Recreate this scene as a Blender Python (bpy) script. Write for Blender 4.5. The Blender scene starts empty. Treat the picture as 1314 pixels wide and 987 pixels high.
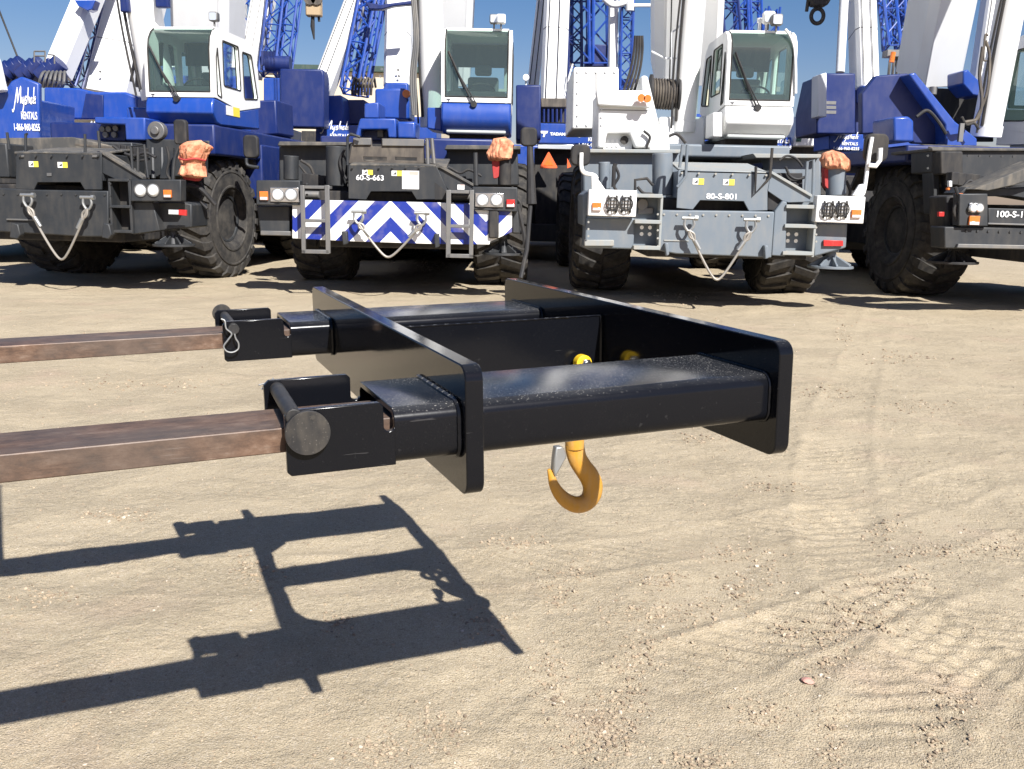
import bpy, bmesh, math, random
from mathutils import Vector, Matrix, noise
R=math.radians; random.seed(7)
S=bpy.context.scene; COL=S.collection
# ------------------------------------------------------------------ camera model
F,PITCH,ROLL,H=1207.22,R(11.193),R(1.1935),1.3
CAM=Vector((0,0,H))
def ray(x,y):
    c,s=math.cos(PITCH),math.sin(PITCH); a=(x-657)/F; b=(493.5-y)/F
    X=a*math.cos(ROLL)-b*math.sin(ROLL); U=a*math.sin(ROLL)+b*math.cos(ROLL)
    return Vector((X,c+U*s,-s+U*c))
def gnd(x,y,z=0.0):
    d=ray(x,y); t=(z-H)/d.z; return CAM+d*t
# ------------------------------------------------------------------ mesh helpers
def B(): return bmesh.new()
def prism(bm,pts,h0,h1,ax):
    """extrude a 2D outline; ax 'y': pts=(x,z); ax 'x': pts=(y,z); ax 'z': pts=(x,y)"""
    def mk(p,h):
        return {'y':(p[0],h,p[1]),'x':(h,p[0],p[1]),'z':(p[0],p[1],h)}[ax]
    a=[bm.verts.new(mk(p,h0)) for p in pts]; b=[bm.verts.new(mk(p,h1)) for p in pts]
    n=len(pts); fs=[bm.faces.new(a),bm.faces.new(b[::-1])]
    for i in range(n): fs.append(bm.faces.new((a[i],b[i],b[(i+1)%n],a[(i+1)%n])))
    return fs
def plate(bm,outer,holes,h0,h1,ax):
    """outline with holes, filled and given thickness"""
    def mk(p,h): return {'y':(p[0],h,p[1]),'x':(h,p[0],p[1]),'z':(p[0],p[1],h)}[ax]
    t=bmesh.new(); es=[]
    for loop in [outer]+holes:
        vs=[t.verts.new(mk(p,h0)) for p in loop]
        es+=[t.edges.new((vs[i],vs[(i+1)%len(vs)])) for i in range(len(vs))]
    bmesh.ops.triangle_fill(t,use_beauty=True,use_dissolve=False,edges=es)
    t.verts.index_update(); V0=[v.co.copy() for v in t.verts]; Fc=[[v.index for v in f.verts] for f in t.faces]
    off=Vector(mk((0,0),h1))-Vector(mk((0,0),h0)); t.free()
    a=[bm.verts.new(v) for v in V0]; b=[bm.verts.new(v+off) for v in V0]
    for f in Fc:
        bm.faces.new([a[i] for i in f]); bm.faces.new([b[i] for i in f[::-1]])
    k=0
    for loop in [outer]+holes:
        n=len(loop)
        for i in range(n):
            i0,i1=k+i,k+(i+1)%n; bm.faces.new((a[i0],b[i0],b[i1],a[i1]))
        k+=n
def box(bm,x0,x1,y0,y1,z0,z1): prism(bm,[(x0,y0),(x1,y0),(x1,y1),(x0,y1)],z0,z1,'z')
def frame_for(d):
    d=d.normalized(); u=Vector((0,0,1)) if abs(d.z)<.9 else Vector((1,0,0))
    s=d.cross(u).normalized(); return s,d.cross(s).normalized()
def cyl(bm,p0,p1,r0,r1=None,n=16,cap=True):
    p0,p1=Vector(p0),Vector(p1); r1=r0 if r1 is None else r1
    s,t=frame_for(p1-p0); A=[];Bv=[]
    for i in range(n):
        a=2*math.pi*i/n; o=s*math.cos(a)+t*math.sin(a)
        A.append(bm.verts.new(p0+o*r0)); Bv.append(bm.verts.new(p1+o*r1))
    for i in range(n): bm.faces.new((A[i],A[(i+1)%n],Bv[(i+1)%n],Bv[i]))
    if cap: bm.faces.new(A[::-1]); bm.faces.new(Bv)
def tube(bm,pts,r,n=8,radii=None,flat=1.0):
    pts=[Vector(p) for p in pts]; rings=[]; prev=None
    for i,p in enumerate(pts):
        d=(pts[min(i+1,len(pts)-1)]-pts[max(i-1,0)]).normalized()
        if prev is None: s,t=frame_for(d)
        else:
            s=(prev-d*prev.dot(d)).normalized(); t=d.cross(s).normalized()
        prev=s; rr=radii[i] if radii else r
        rings.append([bm.verts.new(p+(s*math.cos(2*math.pi*k/n)+t*math.sin(2*math.pi*k/n)*flat)*rr) for k in range(n)])
    for a,b in zip(rings,rings[1:]):
        for k in range(n): bm.faces.new((a[k],a[(k+1)%n],b[(k+1)%n],b[k]))
    bm.faces.new(rings[0][::-1]); bm.faces.new(rings[-1])
def curve(pts,n=8):
    """Catmull-Rom through points"""
    P=[Vector(p) for p in pts]; P=[P[0]*2-P[1]]+P+[P[-1]*2-P[-2]]; out=[]
    for i in range(1,len(P)-2):
        for k in range(n):
            t=k/n; a,b,c,d=P[i-1:i+3]
            out.append(.5*((2*b)+(c-a)*t+(2*a-5*b+4*c-d)*t*t+(3*b-a-3*c+d)*t**3))
    out.append(P[-2]); return out
def lathe_x(bm,prof,n=48,cx=0,cy=0,cz=0):
    rings=[[bm.verts.new((cx+x,cy+r*math.cos(2*math.pi*k/n),cz+r*math.sin(2*math.pi*k/n))) for k in range(n)] for x,r in prof]
    for a,b in zip(rings,rings[1:]):
        for k in range(n): bm.faces.new((a[k],a[(k+1)%n],b[(k+1)%n],b[k]))
    bm.faces.new(rings[0][::-1]); bm.faces.new(rings[-1])
def rrect(x0,x1,z0,z1,r,n=4):
    out=[]
    for cx,cz,a0 in ((x1-r,z1-r,0),(x0+r,z1-r,90),(x0+r,z0+r,180),(x1-r,z0+r,270)):
        for k in range(n+1):
            a=R(a0+90*k/n); out.append((cx+r*math.cos(a),cz+r*math.sin(a)))
    return out
def rpoly(pts,r,n=3):
    """round the corners of a 2D outline"""
    out=[]; m=len(pts)
    for i in range(m):
        p=Vector(pts[i]); a=Vector(pts[i-1])-p; b=Vector(pts[(i+1)%m])-p
        q=min(r,a.length*.45,b.length*.45); A=p+a.normalized()*q; C=p+b.normalized()*q
        for k in range(n+1):
            t=k/n; out.append(tuple(A*(1-t)**2+p*2*t*(1-t)+C*t*t))
    return out
def obj(name,bm,mat,parent=None,bevel=0,smooth=35,seg=2):
    bmesh.ops.recalc_face_normals(bm,faces=bm.faces[:])
    me=bpy.data.meshes.new(name); bm.to_mesh(me); bm.free()
    me.materials.append(mat)
    if smooth:
        for p in me.polygons: p.use_smooth=True
        me.set_sharp_from_angle(angle=R(smooth))
    o=bpy.data.objects.new(name,me); COL.objects.link(o)
    if parent: o.parent=parent
    if bevel:
        m=o.modifiers.new('bevel','BEVEL'); m.width=bevel; m.segments=seg; m.limit_method='ANGLE'; m.angle_limit=R(35); m.harden_normals=False
    return o
def thing(name,label,cat,loc=(0,0,0),rotz=0,group=None):
    o=bpy.data.objects.new(name,None); COL.objects.link(o); o.location=loc; o.rotation_euler=(0,0,rotz)
    o['label']=label; o['category']=cat
    if group: o['group']=group
    return o
def tag(o,label,cat,group=None):
    o['label']=label; o['category']=cat
    if group: o['group']=group
    return o
def lab(o,l): o['label']=l; return o
# ------------------------------------------------------------------ materials
def nodes(name):
    m=bpy.data.materials.new(name); m.use_nodes=True; nt=m.node_tree; b=nt.nodes['Principled BSDF']; return m,nt,b
def N(nt,t,**k):
    n=nt.nodes.new(t)
    for a,v in k.items():
        if a in n.inputs.keys() if hasattr(n.inputs,'keys') else False: n.inputs[a].default_value=v
        else: setattr(n,a,v)
    return n
def ramp(nt,src,stops):
    r=nt.nodes.new('ShaderNodeValToRGB'); nt.links.new(src,r.inputs[0]); e=r.color_ramp.elements
    while len(e)<len(stops): e.new(.5)
    for i,(p,c) in enumerate(stops):
        e[i].position=p; e[i].color=(c,c,c,1) if isinstance(c,(int,float)) else (*c,1)
    return r
def mixc(nt,fac,a,b,mode='MIX'):
    m=nt.nodes.new('ShaderNodeMix'); m.data_type='RGBA'; m.blend_type=mode
    for i,v in ((0,fac),(6,a),(7,b)):
        if hasattr(v,'links') or hasattr(v,'is_linked'): nt.links.new(v,m.inputs[i])
        else: m.inputs[i].default_value=v if i==0 else (*v,1)
    return m.outputs[2]
DUST=(.36,.30,.22)
def paint(name,col,rough=.35,dust=.25,metal=0,scale=3,chips=0,bump=0,coat=0):
    m,nt,b=nodes(name); tc=nt.nodes.new('ShaderNodeTexCoord').outputs['Object']
    n1=N(nt,'ShaderNodeTexNoise'); n1.inputs['Scale'].default_value=scale; n1.inputs['Detail'].default_value=8; n1.inputs['Roughness'].default_value=.62; nt.links.new(tc,n1.inputs['Vector'])
    # vertical streaks of washed-down dirt
    mp=nt.nodes.new('ShaderNodeMapping'); mp.inputs['Scale'].default_value=(1,1,.30); nt.links.new(tc,mp.inputs[0])
    n2=N(nt,'ShaderNodeTexNoise'); n2.inputs['Scale'].default_value=scale*4; n2.inputs['Detail'].default_value=4; nt.links.new(mp.outputs[0],n2.inputs['Vector'])
    ad=nt.nodes.new('ShaderNodeMath'); ad.operation='MULTIPLY'; nt.links.new(n1.outputs[0],ad.inputs[0]); nt.links.new(n2.outputs[0],ad.inputs[1])
    r=ramp(nt,ad.outputs[0],[(.20,dust*.08),(.42,dust)])
    c=mixc(nt,r.outputs[0],col,DUST)
    if chips:
        n3=N(nt,'ShaderNodeTexNoise'); n3.inputs['Scale'].default_value=scale*30; n3.inputs['Detail'].default_value=3; nt.links.new(tc,n3.inputs['Vector'])
        r3=ramp(nt,n3.outputs[0],[(.66,0.0),(.72,chips)]); c=mixc(nt,r3.outputs[0],c,(.42,.38,.32))
    nt.links.new(c,b.inputs['Base Color'])
    rr=nt.nodes.new('ShaderNodeMapRange'); rr.inputs[3].default_value=rough*.8; rr.inputs[4].default_value=min(1,rough*1.5+.1); nt.links.new(n1.outputs[0],rr.inputs[0]); nt.links.new(rr.outputs[0],b.inputs['Roughness'])
    b.inputs['Metallic'].default_value=metal
    if coat: b.inputs['Coat Weight'].default_value=coat; b.inputs['Coat Roughness'].default_value=.08
    if bump:
        bp=nt.nodes.new('ShaderNodeBump'); bp.inputs['Strength'].default_value=bump; bp.inputs['Distance'].default_value=.01; nt.links.new(n1.outputs[0],bp.inputs['Height']); nt.links.new(bp.outputs[0],b.inputs['Normal'])
    return m
M={}
M['blue']=paint('blue_paint',(.008,.052,.29),.3,.08,coat=.3)
M['navy']=paint('navy_paint',(.005,.018,.11),.35,.06)
M['white']=paint('white_paint',(.80,.80,.78),.35,.10)
M['boomwhite']=paint('boom_white_paint',(.82,.82,.80),.4,.08,scale=1)
M['greyboom']=paint('pale_grey_paint',(.72,.73,.73),.4,.10,scale=1)
M['char']=paint('charcoal_paint',(.020,.023,.027),.42,.07)
M['chartop']=paint('dusty_charcoal_deck',(.055,.055,.054),.6,.4)
M['slate']=paint('slate_grey_paint',(.135,.163,.192),.42,.18)
M['slatetop']=paint('dusty_slate_deck',(.26,.28,.28),.6,.55)
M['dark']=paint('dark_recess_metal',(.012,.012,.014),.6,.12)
M['steel']=paint('grey_steel',(.17,.17,.17),.45,.3,metal=.6)
M['brownsteel']=paint('dirty_brown_steel',(.060,.050,.042),.55,.3)
M['galv']=paint('galvanised_steel',(.36,.37,.37),.4,.25,metal=.8,scale=30)
M['chrome']=paint('bright_steel',(.75,.75,.75),.15,.0,metal=1)
M['rope']=paint('wire_rope',(.30,.28,.25),.45,.3,metal=.5,scale=40)
M['lens']=paint('lamp_glass',(.75,.78,.80),.12,.05,metal=.5,scale=60)
M['amber']=paint('amber_lens',(.65,.16,.02),.25,.15,scale=20)
M['red']=paint('red_lens',(.45,.02,.02),.25,.1,scale=20)
M['redcloth']=paint('red_cloth',(.38,.03,.03),.8,.1,scale=20)
M['tan']=paint('tan_block_paint',(.42,.30,.17),.5,.3)
M['rubberseal']=paint('black_rubber',(.01,.01,.01),.6,.15)
M['sun_vest']=None
M['stick_w']=paint('white_sticker',(.75,.74,.72),.5,.1)
M['stick_y']=paint('yellow_sticker',(.80,.65,.06),.5,.1)
M['stick_r']=paint('faded_red_print',(.75,.38,.33),.5,.1)
M['letter']=paint('white_lettering',(.82,.82,.82),.45,.04)
M['ink']=paint('dark_ink',(.05,.05,.06),.5,0)
M['tri']=paint('orange_reflector',(.95,.13,.03),.4,.05)
M['seat']=paint('seat_fabric',(.09,.10,.11),.9,.1)
M['cabin']=paint('cabin_trim',(.45,.48,.47),.7,.1)
M['beige']=paint('beige_siding',(.55,.48,.37),.8,.1,scale=.5)
M['darkgreen']=paint('dark_green_roof',(.03,.06,.05),.5,.1)
M['foliage']=paint('dark_leaf',(.03,.05,.02),.8,.1)
# tyre rubber with dried mud
def mk_tyre():
    m,nt,b=nodes('dusty_tyre_rubber'); tc=nt.nodes.new('ShaderNodeTexCoord').outputs['Object']
    n=N(nt,'ShaderNodeTexNoise'); n.inputs['Scale'].default_value=5; n.inputs['Detail'].default_value=9; n.inputs['Roughness'].default_value=.7; nt.links.new(tc,n.inputs['Vector'])
    r=ramp(nt,n.outputs[0],[(.40,0.0),(.72,.6)]); c=mixc(nt,r.outputs[0],(.018,.017,.017),(.13,.115,.095))
    nt.links.new(c,b.inputs['Base Color']); b.inputs['Roughness'].default_value=.85
    bp=nt.nodes.new('ShaderNodeBump'); bp.inputs['Strength'].default_value=.4; bp.inputs['Distance'].default_value=.01; nt.links.new(n.outputs[0],bp.inputs['Height']); nt.links.new(bp.outputs[0],b.inputs['Normal'])
    return m
M['tyre']=mk_tyre()
# glossy black paint of the attachment, with specks of dust
def mk_black(name,haze,thr,r0=.09,r1=.27):
    m,nt,b=nodes(name); tc=nt.nodes.new('ShaderNodeTexCoord').outputs['Object']
    def nz(s,d):
        n=N(nt,'ShaderNodeTexNoise'); n.inputs['Scale'].default_value=s; n.inputs['Detail'].default_value=d; nt.links.new(tc,n.inputs['Vector']); return n.outputs[0]
    big=nz(7,7); fine=nz(330,2); scr=nz(60,6)
    ge=nt.nodes.new('ShaderNodeNewGeometry'); sx=nt.nodes.new('ShaderNodeSeparateXYZ'); nt.links.new(ge.outputs['Normal'],sx.inputs[0])
    up=nt.nodes.new('ShaderNodeMapRange'); up.inputs[1].default_value=.55; up.inputs[2].default_value=.98; up.inputs[3].default_value=.01; nt.links.new(sx.outputs[2],up.inputs[0])
    def mul(a,c):
        n=nt.nodes.new('ShaderNodeMath'); n.operation='MULTIPLY'
        for k,v in enumerate((a,c)):
            if isinstance(v,float): n.inputs[k].default_value=v
            else: nt.links.new(v,n.inputs[k])
        return n.outputs[0]
    veil=mul(mul(ramp(nt,big,[(.35,.25),(.7,1.0)]).outputs[0],up.outputs[0]),haze)
    spk=mul(mul(ramp(nt,fine,[(thr,0.0),(thr+.04,1.0)]).outputs[0],ramp(nt,big,[(.42,.1),(.62,1.0)]).outputs[0]),mul(up.outputs[0],.75))
    c=mixc(nt,veil,(.0045,.005,.007),(.30,.30,.31)); c=mixc(nt,spk,c,(.48,.45,.40))
    c=mixc(nt,ramp(nt,scr,[(.70,0.0),(.76,.05)]).outputs[0],c,(.30,.29,.27))
    for sc,th in (((2,45,30),.715),((40,3,60),.73)):
        mp=nt.nodes.new('ShaderNodeMapping'); mp.inputs['Scale'].default_value=sc; mp.inputs['Rotation'].default_value=(.2,.3,.35); nt.links.new(tc,mp.inputs[0])
        n=N(nt,'ShaderNodeTexNoise'); n.inputs['Scale'].default_value=5; n.inputs['Detail'].default_value=3; nt.links.new(mp.outputs[0],n.inputs['Vector'])
        c=mixc(nt,ramp(nt,n.outputs[0],[(th,0.0),(th+.03,.09)]).outputs[0],c,(.30,.29,.28))
    nt.links.new(c,b.inputs['Base Color']); b.inputs['Specular IOR Level'].default_value=.26
    rr=nt.nodes.new('ShaderNodeMapRange'); rr.inputs[3].default_value=r0; rr.inputs[4].default_value=r1; nt.links.new(big,rr.inputs[0])
    a2=nt.nodes.new('ShaderNodeMath'); a2.operation='ADD'; nt.links.new(rr.outputs[0],a2.inputs[0]); nt.links.new(spk,a2.inputs[1]); nt.links.new(a2.outputs[0],b.inputs['Roughness'])
    bp=nt.nodes.new('ShaderNodeBump'); bp.inputs['Strength'].default_value=.05; bp.inputs['Distance'].default_value=.002; nt.links.new(scr,bp.inputs['Height']); nt.links.new(bp.outputs[0],b.inputs['Normal'])
    return m
M['blackgloss']=mk_black('polished_black_paint',.08,.67,.03,.14)
M['black']=mk_black('glossy_black_paint',.10,.66)
M['blackdusty']=mk_black('dusty_black_paint',.12,.645)
def mk_rust():
    m,nt,b=nodes('rusty_fork_steel'); tc=nt.nodes.new('ShaderNodeTexCoord').outputs['Object']
    mp=nt.nodes.new('ShaderNodeMapping'); mp.inputs['Scale'].default_value=(.7,1.3,1.3); nt.links.new(tc,mp.inputs[0]); mq=nt.nodes.new('ShaderNodeMapping'); mq.inputs['Scale'].default_value=(.06,1.5,1.5); nt.links.new(tc,mq.inputs[0]); n4=N(nt,'ShaderNodeTexNoise'); n4.inputs['Scale'].default_value=220; n4.inputs['Detail'].default_value=4; nt.links.new(mq.outputs[0],n4.inputs['Vector'])
    n=N(nt,'ShaderNodeTexNoise'); n.inputs['Scale'].default_value=34; n.inputs['Detail'].default_value=12; n.inputs['Roughness'].default_value=.7; nt.links.new(mp.outputs[0],n.inputs['Vector'])
    n2=N(nt,'ShaderNodeTexNoise'); n2.inputs['Scale'].default_value=6; n2.inputs['Detail'].default_value=5; nt.links.new(mp.outputs[0],n2.inputs['Vector'])
    r=ramp(nt,n.outputs[0],[(.34,(.060,.036,.025)),(.48,(.125,.072,.046)),(.57,(.165,.100,.066)),(.70,(.24,.17,.125))])
    r2=ramp(nt,n2.outputs[0],[(.42,0.0),(.6,.55)])
    ge=nt.nodes.new('ShaderNodeNewGeometry'); sx=nt.nodes.new('ShaderNodeSeparateXYZ'); nt.links.new(ge.outputs['Normal'],sx.inputs[0])
    c=mixc(nt,r2.outputs[0],r.outputs[0],(.085,.072,.062)); c=mixc(nt,ramp(nt,n4.outputs[0],[(.62,0.0),(.72,.28)]).outputs[0],c,(.28,.24,.21)); c=mixc(nt,ramp(nt,n4.outputs[0],[(.32,.4),(.42,0.0)]).outputs[0],c,(.05,.03,.022))
    nt.links.new(c,b.inputs['Base Color']); b.inputs['Metallic'].default_value=.2; b.inputs['Roughness'].default_value=.5
    bp=nt.nodes.new('ShaderNodeBump'); bp.inputs['Strength'].default_value=.25; bp.inputs['Distance'].default_value=.003; nt.links.new(n.outputs[0],bp.inputs['Height']); nt.links.new(bp.outputs[0],b.inputs['Normal'])
    return m
M['rust']=mk_rust()
M['pinsteel']=paint('worn_pin_steel',(.017,.017,.018),.42,.14,metal=.2,scale=14,chips=.35)
M['gold']=paint('gold_hook_paint',(.50,.24,.018),.36,.30,scale=16,chips=.25,bump=.35)
M['yellow']=paint('bright_yellow_paint',(.75,.48,.01),.35,.05,scale=12)
def mk_cover():
    m,nt,b=nodes('faded_orange_cloth'); tc=nt.nodes.new('ShaderNodeTexCoord').outputs['Object']
    n=N(nt,'ShaderNodeTexNoise'); n.inputs['Scale'].default_value=12; n.inputs['Detail'].default_value=8; nt.links.new(tc,n.inputs['Vector'])
    r=ramp(nt,n.outputs[0],[(.36,(.42,.14,.07)),(.60,(.70,.32,.18))]); nt.links.new(r.outputs[0],b.inputs['Base Color']); b.inputs['Roughness'].default_value=.8
    bp=nt.nodes.new('ShaderNodeBump'); bp.inputs['Strength'].default_value=.9; bp.inputs['Distance'].default_value=.03; nt.links.new(n.outputs[0],bp.inputs['Height']); nt.links.new(bp.outputs[0],b.inputs['Normal'])
    return m
M['orangecloth']=mk_cover()
def mk_glass():
    m=bpy.data.materials.new('tinted_cab_glass'); m.use_nodes=True; nt=m.node_tree; nt.nodes.clear()
    o=nt.nodes.new('ShaderNodeOutputMaterial'); t=nt.nodes.new('ShaderNodeBsdfTransparent'); t.inputs[0].default_value=(.66,.80,.74,1)
    g=nt.nodes.new('ShaderNodeBsdfGlossy'); g.inputs['Roughness'].default_value=.03; g.inputs[0].default_value=(.85,.95,.92,1)
    df=nt.nodes.new('ShaderNodeBsdfDiffuse'); df.inputs[0].default_value=(.34,.44,.40,1)
    fr=nt.nodes.new('ShaderNodeFresnel'); fr.inputs[0].default_value=1.7
    mx=nt.nodes.new('ShaderNodeMixShader'); m2=nt.nodes.new('ShaderNodeMixShader'); m2.inputs[0].default_value=.09
    nt.links.new(t.outputs[0],m2.inputs[1]); nt.links.new(df.outputs[0],m2.inputs[2])
    nt.links.new(fr.outputs[0],mx.inputs[0]); nt.links.new(m2.outputs[0],mx.inputs[1]); nt.links.new(g.outputs[0],mx.inputs[2]); nt.links.new(mx.outputs[0],o.inputs[0])
    return m
M['glass']=mk_glass()
def mk_chevron(xc,z0,period):
    m,nt,b=nodes('blue_white_chevrons'); tc=nt.nodes.new('ShaderNodeTexCoord').outputs['Object']
    sx=nt.nodes.new('ShaderNodeSeparateXYZ'); nt.links.new(tc,sx.inputs[0])
    def mt(op,a,bb):
        n=nt.nodes.new('ShaderNodeMath'); n.operation=op
        for i,v in enumerate((a,bb)):
            if isinstance(v,(int,float)): n.inputs[i].default_value=v
            elif v is not None: nt.links.new(v,n.inputs[i])
        return n.outputs[0]
    ax=mt('ABSOLUTE',mt('SUBTRACT',sx.outputs[0],xc),None)
    # the stripes turn back towards the outer ends
    ax2=mt('MINIMUM',ax,mt('SUBTRACT',2*1.22,ax))
    s=mt('ADD',mt('SUBTRACT',sx.outputs[2],z0),ax2)
    fr=mt('FRACT',mt('DIVIDE',mt('MULTIPLY',s,-1),period),None)
    w=mt('LESS_THAN',fr,.53)
    c=mixc(nt,w,(.012,.03,.25),(.78,.78,.76))
    n=N(nt,'ShaderNodeTexNoise'); n.inputs['Scale'].default_value=6; n.inputs['Detail'].default_value=7; nt.links.new(tc,n.inputs['Vector'])
    r=ramp(nt,n.outputs[0],[(.5,0.0),(.72,.35)]); c=mixc(nt,r.outputs[0],c,DUST)
    nt.links.new(c,b.inputs['Base Color']); b.inputs['Roughness'].default_value=.4
    return m
# ------------------------------------------------------------------ a local frame for each machine
class Fr:
    def __init__(s,px,py,Y,yaw=0):
        d=ray(px,py); p=CAM+d*(Y/d.y); s.o=Vector((p.x,p.y,0)); s.yaw=R(yaw)
        s.X=Vector((math.cos(s.yaw),math.sin(s.yaw),0)); s.Y=Vector((-math.sin(s.yaw),math.cos(s.yaw),0))
    def _l(s,v): return Vector((v.dot(s.X),v.dot(s.Y),v.z))
    def y(s,x,y,d):
        r=s._l(ray(x,y)); o=s._l(CAM-s.o); t=(d-o.y)/r.y; q=o+r*t; return (q.x,q.z)
    def x(s,x,y,c):
        r=s._l(ray(x,y)); o=s._l(CAM-s.o); t=(c-o.x)/r.x; q=o+r*t; return (q.y,q.z)
    def p(s,x,y,d): a=s.y(x,y,d); return Vector((a[0],d,a[1]))
    def P(s,pts,d): return [s.y(a,b,d) for a,b in pts]
    def PX(s,pts,c): return [s.x(a,b,c) for a,b in pts]
    def w(s,v): return s.o+s.X*v[0]+s.Y*v[1]+Vector((0,0,v[2]))
def pr(fr,root,name,pts,d,dep,mat,bevel=.012,smooth=35):
    b=B(); prism(b,fr.P(pts,d),d,d+dep,'y'); return obj(name,b,M[mat] if isinstance(mat,str) else mat,root,bevel,smooth)
# ---- lettering
def text(fr_root,s,x,z,y,h,w=None,mat='letter',shear=0,name='lettering',bold=.0,axis='y',align='CENTER'):
    cu=bpy.data.curves.new('t','FONT'); cu.body=s; cu.size=1; cu.extrude=.0; cu.shear=shear; cu.offset=bold; cu.align_x=align
    t=bpy.data.objects.new('t',cu); COL.objects.link(t); dg=bpy.context.evaluated_depsgraph_get(); me=bpy.data.meshes.new_from_object(t.evaluated_get(dg))
    bpy.data.objects.remove(t)
    xs=[v.co.x for v in me.vertices]; ys=[v.co.y for v in me.vertices]; W0=max(xs)-min(xs); H0=max(ys)-min(ys); cx=(max(xs)+min(xs))/2; cy=(max(ys)+min(ys))/2
    sz=h/H0; sx=(w/W0) if w else sz
    for v in me.vertices:
        a=(v.co.x-cx)*sx; c=(v.co.y-cy)*sz
        v.co=Vector((x+a,y,z+c)) if axis=='y' else Vector((y,x+a,z+c))
    me.materials.clear(); me.materials.append(M[mat]); me.name=name
    o=bpy.data.objects.new(name,me); COL.objects.link(o); o.parent=fr_root; return o
SCRIPT=[ # hand-drawn script strokes, x 0..6, y -0.5..2
 [(-.55,-.25),(-.35,-.45),(-.1,-.2),(.2,.7),(.62,1.9),(.7,1.2),(.78,.45),(1.1,1.2),(1.5,2.0),(1.55,1.2),(1.6,.35)],
 [(1.9,1.0),(1.95,.5),(2.2,.45),(2.45,1.0),(2.4,.2),(2.1,-.55),(1.85,-.5)],
 [(3.1,1.0),(2.85,1.0),(2.8,.75),(3.05,.6),(3.0,.35),(2.7,.35)],
 [(3.45,1.95),(3.4,.4),(3.55,.85),(3.8,.9),(3.85,.4)],
 [(4.5,.9),(4.2,.85),(4.15,.45),(4.45,.42),(4.55,.9),(4.6,.4)],
 [(4.95,2.0),(4.9,.4),(5.4,1.0),(4.95,.75),(5.45,.4)]]
def script(root,x,z,y,w,h,shear=.25,r=.11,strokes=6,axis='y'):
    b=B(); sc=w/6.0; sz=h/2.5
    for st in SCRIPT[:strokes]:
        pts=curve([(a,c,0) for a,c in st],4); L=[];Rr=[]
        for i,p in enumerate(pts):
            d=(pts[min(i+1,len(pts)-1)]-pts[max(i-1,0)]); d=Vector((d.x,d.y,0)).normalized(); n=Vector((-d.y,d.x,0))*r
            for lst,q in ((L,p+n),(Rr,p-n)):
                X=x+(q.x-2.7+q.y*shear)*sc; Z=z+(q.y-.75)*sz
                lst.append(b.verts.new((X,y,Z) if axis=='y' else (y,X,Z)))
        for i in range(len(L)-1): b.faces.new((L[i],L[i+1],Rr[i+1],Rr[i]))
    return obj('lettering',b,M['letter'],root,0,0)
def sign(root,x,z,y,w,h,part='all'):
    """script name with the smaller line and the phone number beneath"""
    script(root,x-.02*w,z+.22*h,y,w*.9,h*.58)
    text(root,'RENTALS',x+.12*w,z-.15*h,y,h*.18,w*.62,bold=.02)
    text(root,'1-866-960-8255',x,z-.42*h,y,h*.17,w,bold=.02)
def maker(root,x,z,y,w):
    text(root,'TADANO',x+.16*w,z,y,w*.105,w*.66,bold=.06)
    b=B(); u=w*.1; cx=x-.36*w
    prism(b,[(cx-1.5*u,z+.95*u),(cx+1.2*u,z+.95*u),(cx+.9*u,z+.1*u),(cx+.35*u,z+.1*u),(cx,z-1.1*u),(cx-.6*u,z-1.1*u),(cx-.3*u,z+.1*u),(cx-1.2*u,z+.1*u)],y,y+.003,'y')
    obj('emblem',b,M['letter'],root,0,0)
# ------------------------------------------------------------------ wheels
TR,TW=.935,.80
def tyre_mesh():
    b=B(); w=TW/2
    lathe_x(b,[(-w*.72,.35),(-w*.94,.42),(-w*.99,.47),(-w*1.03,.475),(-w*1.035,.50),(-w*1.0,.505),(-w*1.03,.60),(-w*1.02,.69),(-w*1.045,.70),(-w*1.04,.72),(-w*1.0,.725),(-w*1.0,.76),(-w*.93,.855),(-w*.8,.888),(w*.8,.888),(w*.93,.855),(w*1.0,.76),(w*1.0,.725),(w*1.04,.72),(w*1.045,.70),(w*1.02,.69),(w*1.03,.60),(w*1.0,.505),(w*1.035,.50),(w*1.03,.475),(w*.99,.47),(w*.94,.42),(w*.72,.35)],64)
    n=22
    for i in range(n):
        for sd in (-1,1):
            t0=2*math.pi*(i+(.5 if sd>0 else 0))/n; st=[]
            for k,(x,off,hw,r) in enumerate(((.015,-.02,.055,TR),(w*.45,.05,.06,TR),(w*.86,.13,.072,TR-.012),(w*1.02,.15,.066,TR-.075),(w*1.045,.155,.05,TR-.17))):
                row=[]
                for rr in (r,r-.065 if k<3 else r-.03):
                    xx=x if (rr==r or k<3) else x-.05
                    for s in (-1,1):
                        a=t0+off+s*hw; row.append(b.verts.new((sd*xx,rr*math.cos(a),rr*math.sin(a))))
                st.append(row)
            for a_,c_ in zip(st,st[1:]):
                for q in ((0,1),(1,3),(3,2),(2,0)): b.faces.new((a_[q[0]],a_[q[1]],c_[q[1]],c_[q[0]]))
            b.faces.new((st[0][0],st[0][1],st[0][3],st[0][2])); b.faces.new((st[-1][0],st[-1][1],st[-1][3],st[-1][2]))
    bmesh.ops.recalc_face_normals(b,faces=b.faces[:]); me=bpy.data.meshes.new('tyre'); b.to_mesh(me); b.free(); me.materials.append(M['tyre'])
    for p in me.polygons: p.use_smooth=True
    me.set_sharp_from_angle(angle=R(30)); return me
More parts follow.
